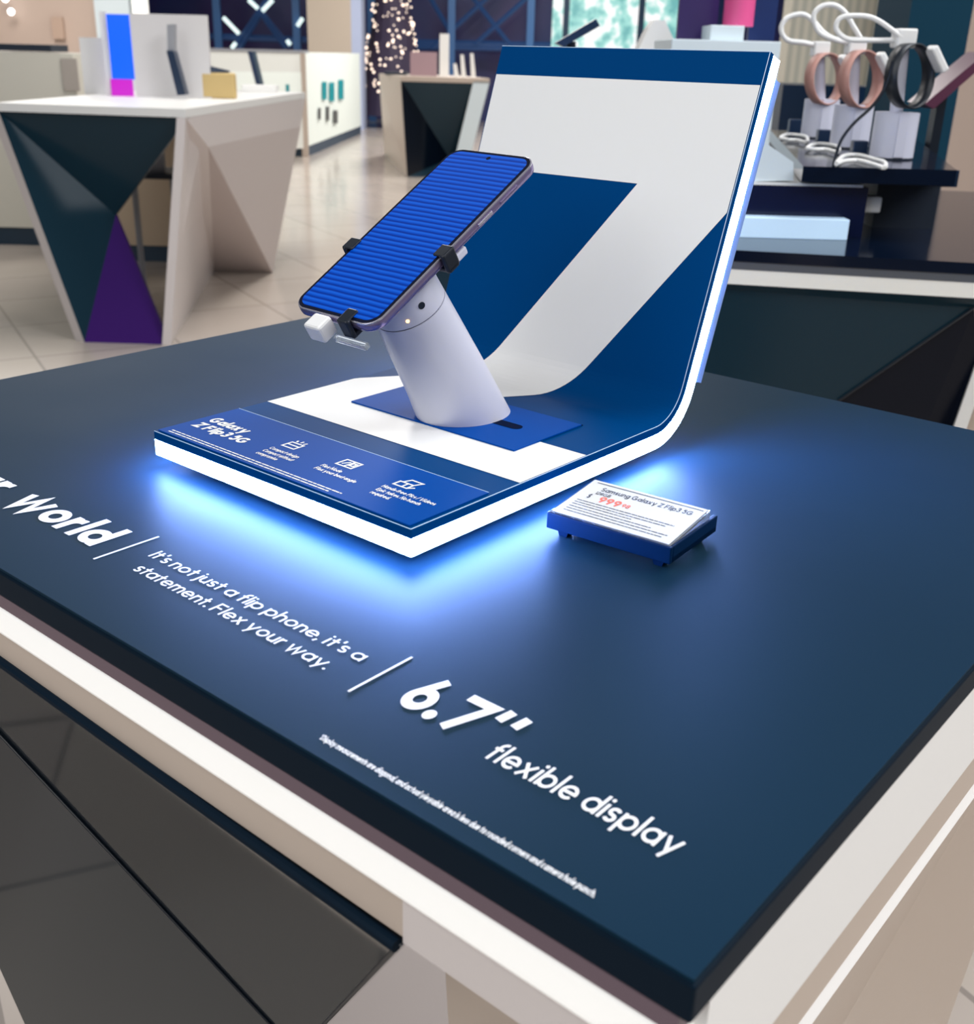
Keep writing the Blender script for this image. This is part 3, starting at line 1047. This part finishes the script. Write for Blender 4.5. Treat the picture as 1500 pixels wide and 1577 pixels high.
# things on it
T1 = 1.0
bd = thing('display_board', 'white display board with blue and magenta side screen on the left table', 'display', at_z(262, 150, T1), YAW)
sbox('board', None, None, 204, 322, 22, 150, T1, .03, mat('board_white', (.72, .70, .70), .4), parent=bd)
dbd = dist_of(at_z(262, 150, T1))
fbox('side_screen', None, None, 168, 203, 22, 122, dbd, .02, m_bluescr, parent=bd)
fbox('side_screen', None, None, 171, 204, 122, 147, dbd, .02, m_magscr, parent=bd, z0=T1)
fbox('frame', None, None, 159, 168, 18, 147, dbd + .02, .03, m_brightwhite, parent=bd, z0=T1)
sbox('paper_sign', 'white upright paper sign left of the blue screen on the left table', 'sign', 126, 163, 58, 145, T1, .01, m_brightwhite)
dv_ = dist_of(at_z(276, 152, T1)) - .03
pd = thing('phone', 'dark slim phone on a tilted stand before the white board, left table', 'phone', at_d(278, 150, dv_))
slab('body', [at_d(*q, dv_) for q in ((256, 78), (267, 78), (286, 146), (273, 147))], .07, m_darkdev, pd, HF)
slab('stand', [at_d(*q, dv_ + .01) for q in ((257, 38), (268, 37), (268, 80), (258, 80))], .05, m_grey, pd, HF)
sbox('yellow_box', 'yellow wooden box carrying a dark phone on the left table', 'box', 310, 362, 112, 152, T1, .045, m_yellow, bev=.01)
dy_ = dist_of(at_z(336, 152, T1))
pz = thing('phone', 'dark phone lying tilted on top of the yellow box', 'phone', at_d(330, 106, dy_))
slab('body', [at_d(310, 99, dy_ + .01), at_d(352, 109, dy_ + .01), at_d(352, 112, dy_ + .01), at_d(312, 111.8, dy_ + .005)], .03, m_darkdev, pz, HF)
dk_ = dist_of(at_z(396, 140, T1))
pz = thing('tablet', 'thin dark tablet leaning on the left table right of the yellow box', 'tablet', at_d(397, 138, dk_))
slab('body', [at_d(*q, dk_) for q in ((381, 79), (389, 79), (403, 136), (396, 138))], .10, m_darkdev, pz, HF)
sbox('white_block', 'small white block under the leaning tablet', 'base', 372, 424, 131, 142, T1, .12, m_brightwhite, bev=.006)

# cream cabinet behind, with things on top
dc = dist_of(at_z(0, 378, 0))
cb = thing('cream_cabinet', 'long cream cabinet with dark plinth behind the left table', 'cabinet', (at_d(0, 300, dc).x, at_d(0, 300, dc).y, 0), YAW)
fbox('body', None, None, -240, 126, 78, 350, dc, .6, m_cream, parent=cb, z0=.12)
fbox('plinth', None, None, -240, 122, 350, 378, dc + .05, .5, m_plinth, parent=cb, z0=0, z1=.12)
fbox('niche', None, None, 96, 120, 90, 140, dc - .012, .012, mat('niche', (.42, .38, .34), .6), parent=cb)
ztop = at_d(0, 78, dc).z
fbox('tray', 'dark flat tray on top of the cream cabinet', 'tray', -10, 78, 68, 77, dc + .1, .3, m_dark, z0=ztop)
fbox('wall_box', 'small beige control box on the pinkish wall', 'thermostat', 80, 97, 26, 60, 18.42, .06, mat('beige_box', (.50, .36, .28), .6))
# shelf, chair and bag seen through the opening of the left table
dsf = 6.9
sf = thing('low_counter', 'low beige counter with dark plinth seen through the left table', 'counter', (at_d(235, 300, dsf).x, at_d(235, 300, dsf).y, 0), YAW)
fbox('body', None, None, 120, 330, 180, 352, dsf, .4, mat('beige_counter', (.60, .47, .33), .5), parent=sf, z0=.10)
fbox('plinth', None, None, 120, 330, 352, 375, dsf + .03, .3, m_plinth, parent=sf, z0=0, z1=.10)
dch = 5.9
ch = thing('chair', 'grey chair standing behind the left table opening', 'chair', (at_d(235, 360, dch).x, at_d(235, 360, dch).y, 0), YAW)
fbox('backrest', None, None, 212, 252, 225, 268, dch + .02, .03, m_grey, parent=ch)
fbox('seat', None, None, 205, 272, 268, 276, dch - .05, .36, m_dark, parent=ch)
for x_, dy in ((207, -.03), (266, -.03), (210, .28), (268, .28)):
    fbox('leg', None, None, x_, x_ + 5, 276, 400, dch + dy, .02, m_grey, parent=ch, z0=0)

# ------------------------------------------------------------------ accessory shelf
K0, K1 = at_z(474, 241, 0), at_z(556, 206, 0)
ke = (K1 - K0)
ksh = thing('accessory_shelf', 'long white lit accessory shelf in the background', 'shelf', (K0.x, K0.y, 0))
nK = Vector((ke.y, -ke.x, 0)).normalized()
zk = at_d(474, 82, dist_of(K0)).z
up = lambda z: Vector((0, 0, z))
m_shelf = mat('shelf_white', (.80, .82, .78), .5)
m_shelflit = mat('shelf_lit_glow', (.8, .85, .8), .5, emit=(.85, .95, .90), strength=.12)  # faint emission added so the shelf faces look lit
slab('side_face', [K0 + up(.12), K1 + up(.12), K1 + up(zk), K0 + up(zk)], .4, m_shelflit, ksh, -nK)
slab('plinth', [K0, K1, K1 + up(.118), K0 + up(.118)], .38, m_plinth, ksh, -nK)
J0 = at_d(318, 200, dist_of(K0) - 1.2)
J0.z = 0
slab('front_face', [J0 + up(.1), K0 + up(.1), K0 + up(zk), J0 + up(zk)], .5, m_shelf, ksh, HF)
slab('lit_band', [J0 + up(.70) - HF * .004, K0 + up(.70) - HF * .004, K0 + up(.98) - HF * .004, J0 + up(.98) - HF * .004], .003, m_shelflit, ksh, HF)
slab('post', [K0 + up(0) - HR * .06 - HF * .02, K0 + HR * .02 - HF * .02, K0 + up(zk) + HR * .02 - HF * .02, K0 + up(zk) - HR * .06 - HF * .02], .03, m_beige, ksh, -HF)
slab('top_rail', [J0 + up(zk) - HF * .02, K0 + up(zk) - HF * .02, K0 + up(zk + .03) - HF * .02, J0 + up(zk + .03) - HF * .02], .4, m_grey, ksh, HF)
def on_side(px, py):
    return at_plane(px, py, K0 + nK * .012, nK)
m_teal = mat('teal_case', (.0, .30, .34), .4)
m_dcase = mat('dark_case', (.10, .10, .10), .5)
for i, (x0, x1, y0, y1, m_, lab) in enumerate(((496, 502, 126, 153, m_teal, 'teal phone case, leftmost of the three teal ones on the lit shelf'),
        (507, 514, 127, 156, m_teal, 'teal phone case, middle of the three teal ones on the lit shelf'),
        (521, 528, 123, 153, m_teal, 'teal phone case, rightmost of the three teal ones on the lit shelf'),
        (490, 493, 166, 184, m_dcase, 'thin grey phone case, leftmost of the lower row on the lit shelf'),
        (502, 506, 164, 186, m_dcase, 'dark phone case, middle of the lower row on the lit shelf'),
        (513, 519, 170, 190, m_dcase, 'dark phone case, rightmost of the lower row on the lit shelf'))):
    o = B().poly([on_side(x0, y0), on_side(x1, y0), on_side(x1, y1), on_side(x0, y1)], .012, nK).build('phone_case', m_)
    tag(o, lab, 'phone case', 'phone cases on the lit shelf')
for i, (x0, x1, y0, y1, m_, lab) in enumerate(((420, 428, 131, 142, m_yellow, 'small orange accessory on the lit shelf above the left table'), (440, 445, 130, 142, m_teal, 'small teal accessory on the lit shelf above the left table'))):
    dd = dist_of(K0) - .75
    tag(fbox('accessory_box', lab, 'accessory', x0, x1, y0, y1, dd, .03, m_), lab, 'accessory', 'small accessories on the lit shelf')

# ------------------------------------------------------------------ dark faceted table in the middle distance
E1 = at_z(627, 273, 0)
dm = dist_of(E1)
mt = thing('display_table', 'small dark faceted display table with pale legs, middle distance', 'table', (E1.x, E1.y, 0))
u1, u2 = at_d(617, 122, dm), at_d(729, 124, dm)
zt_ = u1.z
u2.z = zt_
u0 = at_d(584, 119, dm + 1.1)
u0.z = zt_
w0 = at_z(592, 238, 0)
u3 = u2 + (u0 - u1)
slab('tabletop', [u0 + up(.03), u1 + up(.03), u2 + up(.03) + HR * .17, u3 + up(.03) + HR * .17], -.05, m_beige, mt, (0, 0, 1))
slab('leg', [u0, u1, E1, w0], .05, m_beige, mt, HF)
ap = at_d(692, 244, dm + .35)
br_ = at_d(664, 275, dm + .1)
br_.z = 0
slab('front_panel', [u1 + HF * .02, u2 + HF * .02, ap], .02, m_glossblue, mt, HF)
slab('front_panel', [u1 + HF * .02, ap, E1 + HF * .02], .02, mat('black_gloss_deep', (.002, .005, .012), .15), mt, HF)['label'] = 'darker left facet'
slab('front_panel', [ap, br_, E1 + HF * .02], .02, m_glossblue, mt, HF)
g0, g1 = at_d(693, 279, dm), at_d(716, 279, dm)
g0.z = g1.z = 0
slab('front_panel', [u2 + HF * .03, g0 + HF * .03, ap + HF * .01], .02, m_glossblue, mt, HF)
slab('leg', [u2, u2 + HR * .17, g1, g0], .06, m_palewall, mt, HF)
ztm = zt_ + .03
dmm = dm + .4
fbox('tall_box', 'tall white narrow box on the middle table', 'box', 677, 691, 52, 118, dmm, .1, m_brightwhite, z0=ztm)
fbox('pink_box', 'pinkish low box on the middle table, left of the tall white box', 'box', 632, 672, 80, 116, dmm, .2, mat('pinkish', (.36, .24, .27), .5), z0=ztm)
fbox('dark_tray', 'dark flat tray at the front left of the middle table', 'tray', 592, 626, 111, 117, dm + .5, .2, m_dark, z0=ztm)
for x_, y_, lab in ((698, 98, 'small white stand, leftmost of three on the middle table'), (709, 84, 'small white stand, middle one of three on the middle table'), (724, 82, 'small white stand, rightmost of three on the middle table')):
    dd = dm + .25
    pb = at_d(x_ + 3, 118, dd); pb.z = ztm
    o = B().poly([at_d(x_, y_, dd), at_d(x_ + 5, y_, dd), pb + HR * .04, pb - HR * .01], .03, HF).build('small_stand', m_brightwhite)
    tag(o, lab, 'stand', 'white stands on the middle table')

# ------------------------------------------------------------------ lattice screens, tree with lights
m_truss = mat('truss_blue', (.05, .16, .40), .4)
m_truss2 = mat('truss_dark', (.02, .07, .22), .4)
m_tube = mat('light_tube', (.8, .9, .9), .4, emit=(.75, .95, .95), strength=1.0)
def lattice(label, x0, x1, posts, xs, rails, tubes, dist):
    c_ = at_d((x0 + x1) / 2, 40, dist)
    t = thing('lattice_screen', label, 'truss', (c_.x, c_.y, 0), YAW, 'blue truss screens')
    for p_ in posts:
        fbox('post', None, None, p_, p_ + 11, -40, 95, dist, .1, m_truss, parent=t, z0=0)
    for a_, c2_ in xs:
        b_ = B().cyl(local(t, at_d(*a_, dist + .06)), local(t, at_d(*c2_, dist + .06)), .045, n=6)
        b_.build('brace', m_truss2, t)
    for y_ in rails:
        B().cyl(local(t, at_d(x0, y_ - 2, dist + .1)), local(t, at_d(x1, y_ + 4, dist + .1)), .06, n=6).build('rail', m_truss2, t)
    for a_, c2_ in tubes:
        B().cyl(local(t, at_d(*a_, dist - .04)), local(t, at_d(*c2_, dist - .04)), .036, n=8).build('light_tube', m_tube, t)
lattice('blue truss screen with white light tubes, left of the beige column', 312, 474, (328, 450), (((345, -60), (440, 75)), ((450, -60), (360, 75)), ((402, 20), (368, 78)), ((404, 20), (448, 74))), (58,),
        (((383, 0), (397, 13)), ((420, 0), (404, 17)), ((344, 27), (368, 52)), ((363, 66), (357, 74)), ((442, 62), (447, 69)), ((466, 28), (458, 40))), 21.5)
lattice('blue truss screen with crossing braces, right of the beige column', 558, 850, (566, 690, 812), (((640, -40), (700, 60)), ((780, -30), (665, 75)), ((715, -20), (790, 75)), ((830, -20), (730, 70))), (66, 72),
        (((600, 40), (583, 60)), ((579, 68), (597, 89))), 22.2)
dt = 20.6
tp = at_d(604, 60, dt)
tree = thing('christmas_tree', 'dark tree covered with warm string lights behind the middle table', 'tree', (tp.x, tp.y, 0), YAW)
B().cyl((0, 0, .2), (0, 0, 2.9), .62, .12, n=16).build('foliage', mat('tree_dark', (.03, .02, .05), .7), tree)
B().cyl((0, 0, 0), (0, 0, .3), .08, n=10).build('trunk', m_dark, tree)
bl = B()
for i in range(220):
    z_ = .45 + 2.3 * random.random()
    r_ = .62 - .50 * (z_ - .2) / 2.7 + .03
    a_ = random.uniform(pi, 2 * pi)
    bl.sphere((r_ * math.cos(a_), r_ * math.sin(a_), z_), random.choice((.012, .017, .022)), 6)
bl.build('bulbs', mat('warm_bulbs', (.9, .8, .7), .4, emit=(1, .78, .62), strength=2.2), tree)['kind'] = 'stuff'
fbox('flower_lights', 'small cluster of white lights above the white display board', 'lights', 203, 222, -6, 14, 17.5, .2, mat('white_cluster', (.8, .8, .75), .5, emit=(1, .97, .9), strength=.8), z0=0)
for x_, y_, lab in ((17, 18, 'small bright star-shaped lamp on the far left wall'), (8, -2, 'small bright lamp at the top left corner')):
    o = B().sphere(at_d(x_, y_, 18.3), .05).build('wall_lamp', mat('lamp_white', (.9, .9, .9), .4, emit=(1, 1, 1), strength=3))
    tag(o, lab, 'lamp', 'lamps on the far left wall')

# ------------------------------------------------------------------ neighbouring table on the right
Q0, Q1 = at_z(1130, 385, 1.0), at_z(1500, 405, 1.0)
qe = (Q1 - Q0).normalized()
qn = Vector((-qe.y, qe.x, 0))
qa = math.atan2(qe.y, qe.x)
nt = thing('display_table', 'black topped faceted display table behind the glowing display, at the right', 'table', (Q0.x, Q0.y, 0), qa)
QL, QR, QD = -.50, 1.0, 1.0
m_topgloss = mat('black_gloss_top', (.002, .006, .018), .12, spec=.3)
B().box(QL, QR, 0, QD, .984, 1.0).build('tabletop', m_topgloss, nt)
B().box(QL + .002, QR - .002, .002, QD - .002, .972, .9838).build('recess', mat('grey_recess', (.09, .10, .12), .4), nt)
B().box(QL + .002, QR - .002, .003, .03, .950, .9718).build('light_strip', mat('warm_strip_dim', (.8, .8, .76), .5, emit=(1, .98, .92), strength=.06), nt)
qq = lambda px, py, k: local(nt, at_plane(px, py, Q0 + qn * k, qn))
dq = (0, 1, 0)
fa = [Vector((QL + .01, .012, .949)), Vector((QR - .02, .012, .949))]
v0, v1 = qq(1500, 475, .03), qq(1290, 619, .05)
vb = qq(1465, 662, .05)
def to_floor(a_, b_):
    return a_ + (b_ - a_) * (a_.z / (a_.z - b_.z))
lt0, lt1 = qq(1506, 545, .05), qq(1528, 545, .045)
lf0 = to_floor(lt0, vb)
lf1 = to_floor(lt1, qq(1482, 680, .045))
va = Vector((v1.x + .06, v1.y + .10, 0))
va.x = min(va.x, lf0.x - .05)
B().poly([fa[0], fa[1], v0, v1, va, Vector((min(QL + .2, va.x - .1), .2, 0))], .02, dq).build('front_panel', m_glossblue, nt)
B().poly([v1, v0, lt0, lf0, va], .02, dq).build('front_panel', mat('black_facet', (.005, .007, .014), .25, spec=.15), nt)['label'] = 'blackish lower facet'
B().poly([qq(1509, 545, .045), lt1, lf1, lf0 + Vector((0, -.004, 0))], .03, dq).build('leg_edge', m_brightwhite, nt)
B().poly([qq(1509, 470, .052), Vector((QR - .04, .052, .949)), Vector((lf1.x + .45, .10, 0)), lf1 + Vector((0, .008, 0)), lt1 + Vector((0, .008, 0))], .03, dq).build('leg', m_beige, nt)
B().hull([Vector((QL + .35, .75, 0)), Vector((QR - .45, .75, 0)), Vector((QR - .45, .9, 0)), Vector((QL + .35, .9, 0))],
         [Vector((QL + .05, .80, .970)), Vector((QR - .05, .80, .970)), Vector((QR - .05, .97, .970)), Vector((QL + .05, .97, .970))]).build('rear_panel', m_white, nt)
B().cyl(qq(1500, 474, .026), qq(1290, 618, .046), .0022, n=8).build('panel_seam', m_black, nt)

# riser, lit bar and shelf on it
TZ = 1.0
drs = dist_of(at_z(1225, 368, TZ))
lit = fbox('light_bar', 'pale blue shining bar on the right table, under the black riser', 'light bar', 1110, 1307, 336, 368, drs, .03, mat('pale_bar', (.62, .80, .95), .3, emit=(.45, .70, 1), strength=.28), z0=TZ, bev=.001)
zr0 = TZ
rs = thing('riser', 'black box riser with thin white top behind the pale blue bar', 'riser', at_d(1220, 368, drs + .035), YAW)
rs.location.z = TZ
fbox('body', None, None, 1105, 1332, 286, 370, drs + .035, .26, mat('riser_navy', (.002, .006, .035), .2), parent=rs, z0=TZ)
zrt = at_d(1220, 286, drs + .035).z
zrt2 = at_d(1220, 282, drs + .035).z
fbox('top_plate', None, None, 1105, 1330, 282, 286, drs + .034, .26, m_brightwhite, parent=rs, z0=zrt, z1=zrt2)
dsh = drs + .036
wb = thing('white_wedge', 'white slanted block on the riser, left of the watch stands', 'block', at_d(1190, 280, dsh - .02))
wd_ = [at_d(*q, dsh + .004) for q in ((1140, 280), (1222, 278), (1222, 250), (1165, 210), (1140, 205))]
B().poly([p - Vector(wb.location) for p in wd_], .06, HF).build('body', m_palewall, wb)
she = thing('watch_shelf', 'black shelf carrying the three white watch stands', 'shelf', at_d(1350, 290, dsh), YAW)
zs0 = at_d(1357, 281, dsh).z + .001
zsh = at_d(1357, 256, dsh).z
slab('board', [at_z(1237, 256, zsh), at_z(1474, 262, zsh), at_z(1400, 206, zsh), at_z(1186, 200, zsh)], -(zsh - zs0), m_topgloss, she, (0, 0, 1))
fbox('end_cap', None, None, 1436, 1476, 262, 288, dsh - .004, .004, m_darkdev, parent=she)
fbox('support', None, None, 1345, 1440, 289, 380, dsh + .12, .25, m_dark, parent=she, z0=TZ, z1=zs0)
fbox('power_adapter', 'white power adapter hanging behind the riser', 'adapter', 1330, 1358, 303, 328, dsh + .03, .03, m_brightwhite, bev=.003)

def smooth_path(cp, k_=6, closed=False):
    sm = []
    n_ = len(cp)
    for i in range(n_ if closed else n_ - 1):
        if closed:
            a0, a1, a2_, a3 = cp[i - 1], cp[i], cp[(i + 1) % n_], cp[(i + 2) % n_]
        else:
            a0, a1, a2_, a3 = cp[max(i - 1, 0)], cp[i], cp[i + 1], cp[min(i + 2, n_ - 1)]
        for k in range(k_):
            u_ = k / k_
            sm.append(.5 * ((2 * a1) + (a2_ - a0) * u_ + (2 * a0 - 5 * a1 + 4 * a2_ - a3) * u_ ** 2 + (3 * a1 - a0 - 3 * a2_ + a3) * u_ ** 3))
    if not closed:
        sm.append(cp[-1])
    return sm
# watch stands with watches and white cables
def watch_stand(cx, yb, yt, pw, head, lab, band, wlab, loop, clab):
    p = at_z(cx, yb, zsh)
    d = dist_of(p)
    r = pw / 2 * d / F_PX
    p = p + HF * r
    zt2 = at_d(cx, yt, d + r).z
    t = thing('watch_stand', lab, 'watch stand', (p.x, p.y, zsh), YAW, 'white watch stands')
    B().cyl((0, 0, .003), (0, 0, zt2 - zsh), r, n=32).build('base', m_stand, t, True)
    B().cyl((0, 0, 0), (0, 0, .003), r * .97, n=32).build('foot_ring', m_dark, t)
    hp = at_d(head[0], head[1], d + r)
    hl = local(t, hp)
    B().cyl((hl.x * .25, 0, zt2 - zsh - .002), (hl.x, hl.y, hl.z), r * .30, n=16).build('post', m_stand, t, True)
    B().box(hl.x - r * .45, hl.x + r * .45, hl.y - r * .5, hl.y + r * .5, hl.z - .004, hl.z + r * .7, .003).build('head', m_brightwhite, t)
    B().box(-r * .24, r * .24, -r * 1.06, -r * .9, .004, zt2 - zsh + .002, .001).build('front_rib', m_stand, t)
    # watch: band loop around the head and a case at its side
    wt = thing('smartwatch', wlab, 'watch', hp, YAW, 'watches on the stands')
    R_ = r * 1.35
    pts = [Vector((.30 * r + R_ * math.cos(a) * .95, r * .55 * math.sin(a * 1) * .3 - r * .75, -R_ * .95 + R_ * math.sin(a))) for a in [2 * pi * i / 40 for i in range(40)]]
    bb = bmesh.new()
    rings = []
    for i, q in enumerate(pts):
        o_ = (q - Vector((.30 * r, q.y, -R_ * .95))).normalized()
        rings.append([bb.verts.new(q + o_ * s1 + Vector((0, s2, 0))) for s1, s2 in ((-.0014, -r * .34), (.0014, -r * .34), (.0014, r * .34), (-.0014, r * .34))])
    bmesh.ops.rotate(bb, cent=(.30 * r, -r * .75, 0), matrix=Matrix.Rotation(math.radians(32), 3, 'Z'), verts=bb.verts)
    for i in range(40):
        A0, A1 = rings[i], rings[(i + 1) % 40]
        for k in range(4):
            bb.faces.new((A0[k], A0[(k + 1) % 4], A1[(k + 1) % 4], A1[k]))
    me_ = bpy.data.meshes.new('band')
    bb.to_mesh(me_); bb.free()
    link('band', me_, band, wt, True)
    Mc = Matrix.Translation((.30 * r + R_ * .80, -r * .75, -R_ * .95 + R_ * .55)) @ Matrix.Rotation(math.radians(-35), 4, 'Y')
    B().box(-.006, .006, -r * .5, r * .5, -r * .62, r * .62, .003, Mc).build('case', m_brightwhite, wt)
    # cable
    cp = [at_d(x_, y_, d + r * (.6 if k else 1)) for k, (x_, y_) in enumerate(loop)]
    sm = smooth_path(cp)
    co = B().tube(sm, 3.6 * d / F_PX, 8).build('charging_cable', m_brightwhite, None, True)
    tag(co, clab, 'cable', 'white watch cables')
m_bandp = mat('pink_band', (.46, .24, .20), .5)
m_bandk = mat('black_band', (.004, .008, .015), .4)
watch_stand(1266, 214, 153, 50, (1262, 84), 'white watch stand furthest left, beside the glowing display edge', m_bandp, 'pink-banded watch on the leftmost white stand', ((1266, 72), (1240, 66), (1213, 62), (1203, 45), (1212, 28), (1235, 22), (1252, 32), (1268, 50), (1285, 60), (1300, 62)), 'white looped cable at the leftmost watch stand')
watch_stand(1315, 230, 162, 56, (1316, 80), 'white watch stand in the middle of the three', m_bandp, 'pink-banded watch on the middle white stand', ((1316, 66), (1290, 62), (1262, 50), (1253, 25), (1265, 10), (1285, 8), (1302, 20), (1315, 42), (1325, 58)), 'white looped cable at the middle watch stand')
watch_stand(1382, 247, 173, 63, (1390, 70), 'largest white watch stand, furthest right of the three', m_bandk, 'black-banded watch on the rightmost white stand', ((1386, 62), (1340, 62), (1305, 60), (1288, 45), (1294, 28), (1318, 24), (1345, 28), (1372, 45), (1388, 58)), 'white looped cable at the rightmost watch stand')
# small loops of cable and dark clips on the shelf
for pts_, lab in ((((1288, 252), (1300, 240), (1322, 239), (1345, 245), (1362, 250)), 'white cable loop on the shelf before the rightmost watch stand'),
                  (((1243, 228), (1254, 222), (1272, 222), (1290, 226)), 'white cable loop on the shelf before the middle watch stand'),
                  (((1202, 212), (1212, 207), (1228, 208), (1242, 211)), 'white cable loop on the shelf before the leftmost watch stand')):
    w_ = [at_z(x_, y_, zsh + .006) for x_, y_ in pts_]
    back = [at_z(x_, y_ + 8, zsh + .006) for x_, y_ in pts_[::-1][:-1]]
    o = B().tube(smooth_path([w_[0]] + w_[1:] + back, 6, True), .0034, 8, True).build('cable_loop', m_brightwhite, None, True)
    tag(o, lab, 'cable', 'cable loops on the watch shelf')
for x0, x1, y0, y1, lab in ((1314, 1337, 217, 240, 'dark clip beside the rightmost watch stand'), (1260, 1280, 200, 222, 'dark clip beside the middle watch stand'), (1216, 1236, 184, 208, 'dark clip beside the leftmost watch stand')):
    tag(sbox('clip', lab, 'clip', x0, x1, y0, y1, zsh, .02, m_darkdev, bev=.002), lab, 'clip', 'dark clips on the watch shelf')
cpt = [at_d(x_, y_, dsh + .015) for x_, y_ in ((1375, 95), (1370, 115), (1360, 140), (1342, 165), (1315, 190), (1296, 215), (1287, 240), (1283, 258))]
tag(B().tube(smooth_path(cpt), .0026, 8).build('black_cable', m_black, None, True), 'thin black cable hanging from the rightmost watch stand', 'cable')

# dark pillar, arm with device, cabinet and plinth things
fbox('dark_pillar', 'tall dark teal pillar behind the watch stands', 'pillar', 1374, 1466, 60, 330, 3.4, .3, m_wallteal, z0=0, z1=2.1)
dcab = 3.9
fbox('dark_cabinet', 'dark navy cabinet behind the watch stands', 'cabinet', 1196, 1346, 132, 300, dcab, .4, m_darkdev, z0=0)
ar = thing('device_stand', 'black pole on the right table holding a tilted reddish device', 'stand', at_d(1436, 330, 2.35), YAW)
ar.location.z = TZ
fbox('pole', None, None, 1432, 1446, 150, 300, 2.35, .03, m_black, parent=ar, z0=TZ)
B().poly([local(ar, at_d(*q, 2.33)) for q in ((1424, 160), (1486, 108), (1520, 80), (1520, 96), (1438, 168))], .10, HF.copy() if False else (0, 1, 0)).build('device', mat('reddish_device', (.10, .03, .06), .3), ar)
dpl = 2.75
pln = fbox('white_plinth', 'white block standing behind the top edge of the glowing display', 'plinth', 1032, 1200, 62, 120, dpl, .30, m_palewall, z0=0, bev=.002)
zp = at_d(1116, 62, dpl).z
wed = thing('white_wedge', 'white pointed stand in front of the bright window', 'stand', at_d(1014, 80, 3.14), YAW)
wed.location.z = 0
B().poly([local(wed, at_d(*q, 3.14)) for q in ((984, 74), (1000, 42), (1008, 31), (1024, 31), (1040, 66), (1040, 110), (984, 110))], .1, (0, 1, 0)).build('body', m_brightwhite, wed)
fbox('foot', None, None, 990, 1036, 110, 300, 3.16, .06, m_brightwhite, parent=wed, z0=0)
fbox('purple_panel', 'dark purple panel standing on the white block', 'panel', 1047, 1108, -60, 62, dpl + .18, .02, mat('purple_panel', (.028, .012, .10), .4), z0=zp)
fbox('navy_panel', 'dark navy panel at the right end of the white block', 'panel', 1158, 1199, -60, 62, dpl + .22, .02, mat('navy_panel', (.0, .018, .11), .4), z0=zp)
fbox('white_tray', 'pale blue white tray under the pink roll', 'tray', 1094, 1146, 39, 62, dpl + .03, .12, m_palewall, z0=zp, bev=.002)
ztr = at_d(1120, 39, dpl + .03).z
pr_ = at_d(1136, 39, dpl + .10)
o = B().cyl((0, 0, 0), (0, 0, .14), .036, n=28).build('pink_roll', mat('pink', (.72, .09, .27), .4), None, True)
o.location = (pr_.x, pr_.y, ztr)
tag(o, 'bright pink upright roll standing in the pale tray', 'roll')
ta = thing('tablet', 'dark tablet on an arm seen edge-on before the bright window', 'tablet', at_d(870, 80, 2.5), YAW)
ta.location.z = TZ
B().poly([local(ta, at_d(*q, 2.5)) for q in ((856, 66), (868, 72), (924, 40), (918, 29))], .09, (0, 1, 0)).build('body', m_darkdev, ta)
B().cyl(local(ta, at_d(880, 64, 2.545)), local(ta, Vector((at_d(880, 64, 2.545).x, at_d(880, 64, 2.545).y, TZ))), .010, n=12).build('arm', m_dark, ta)
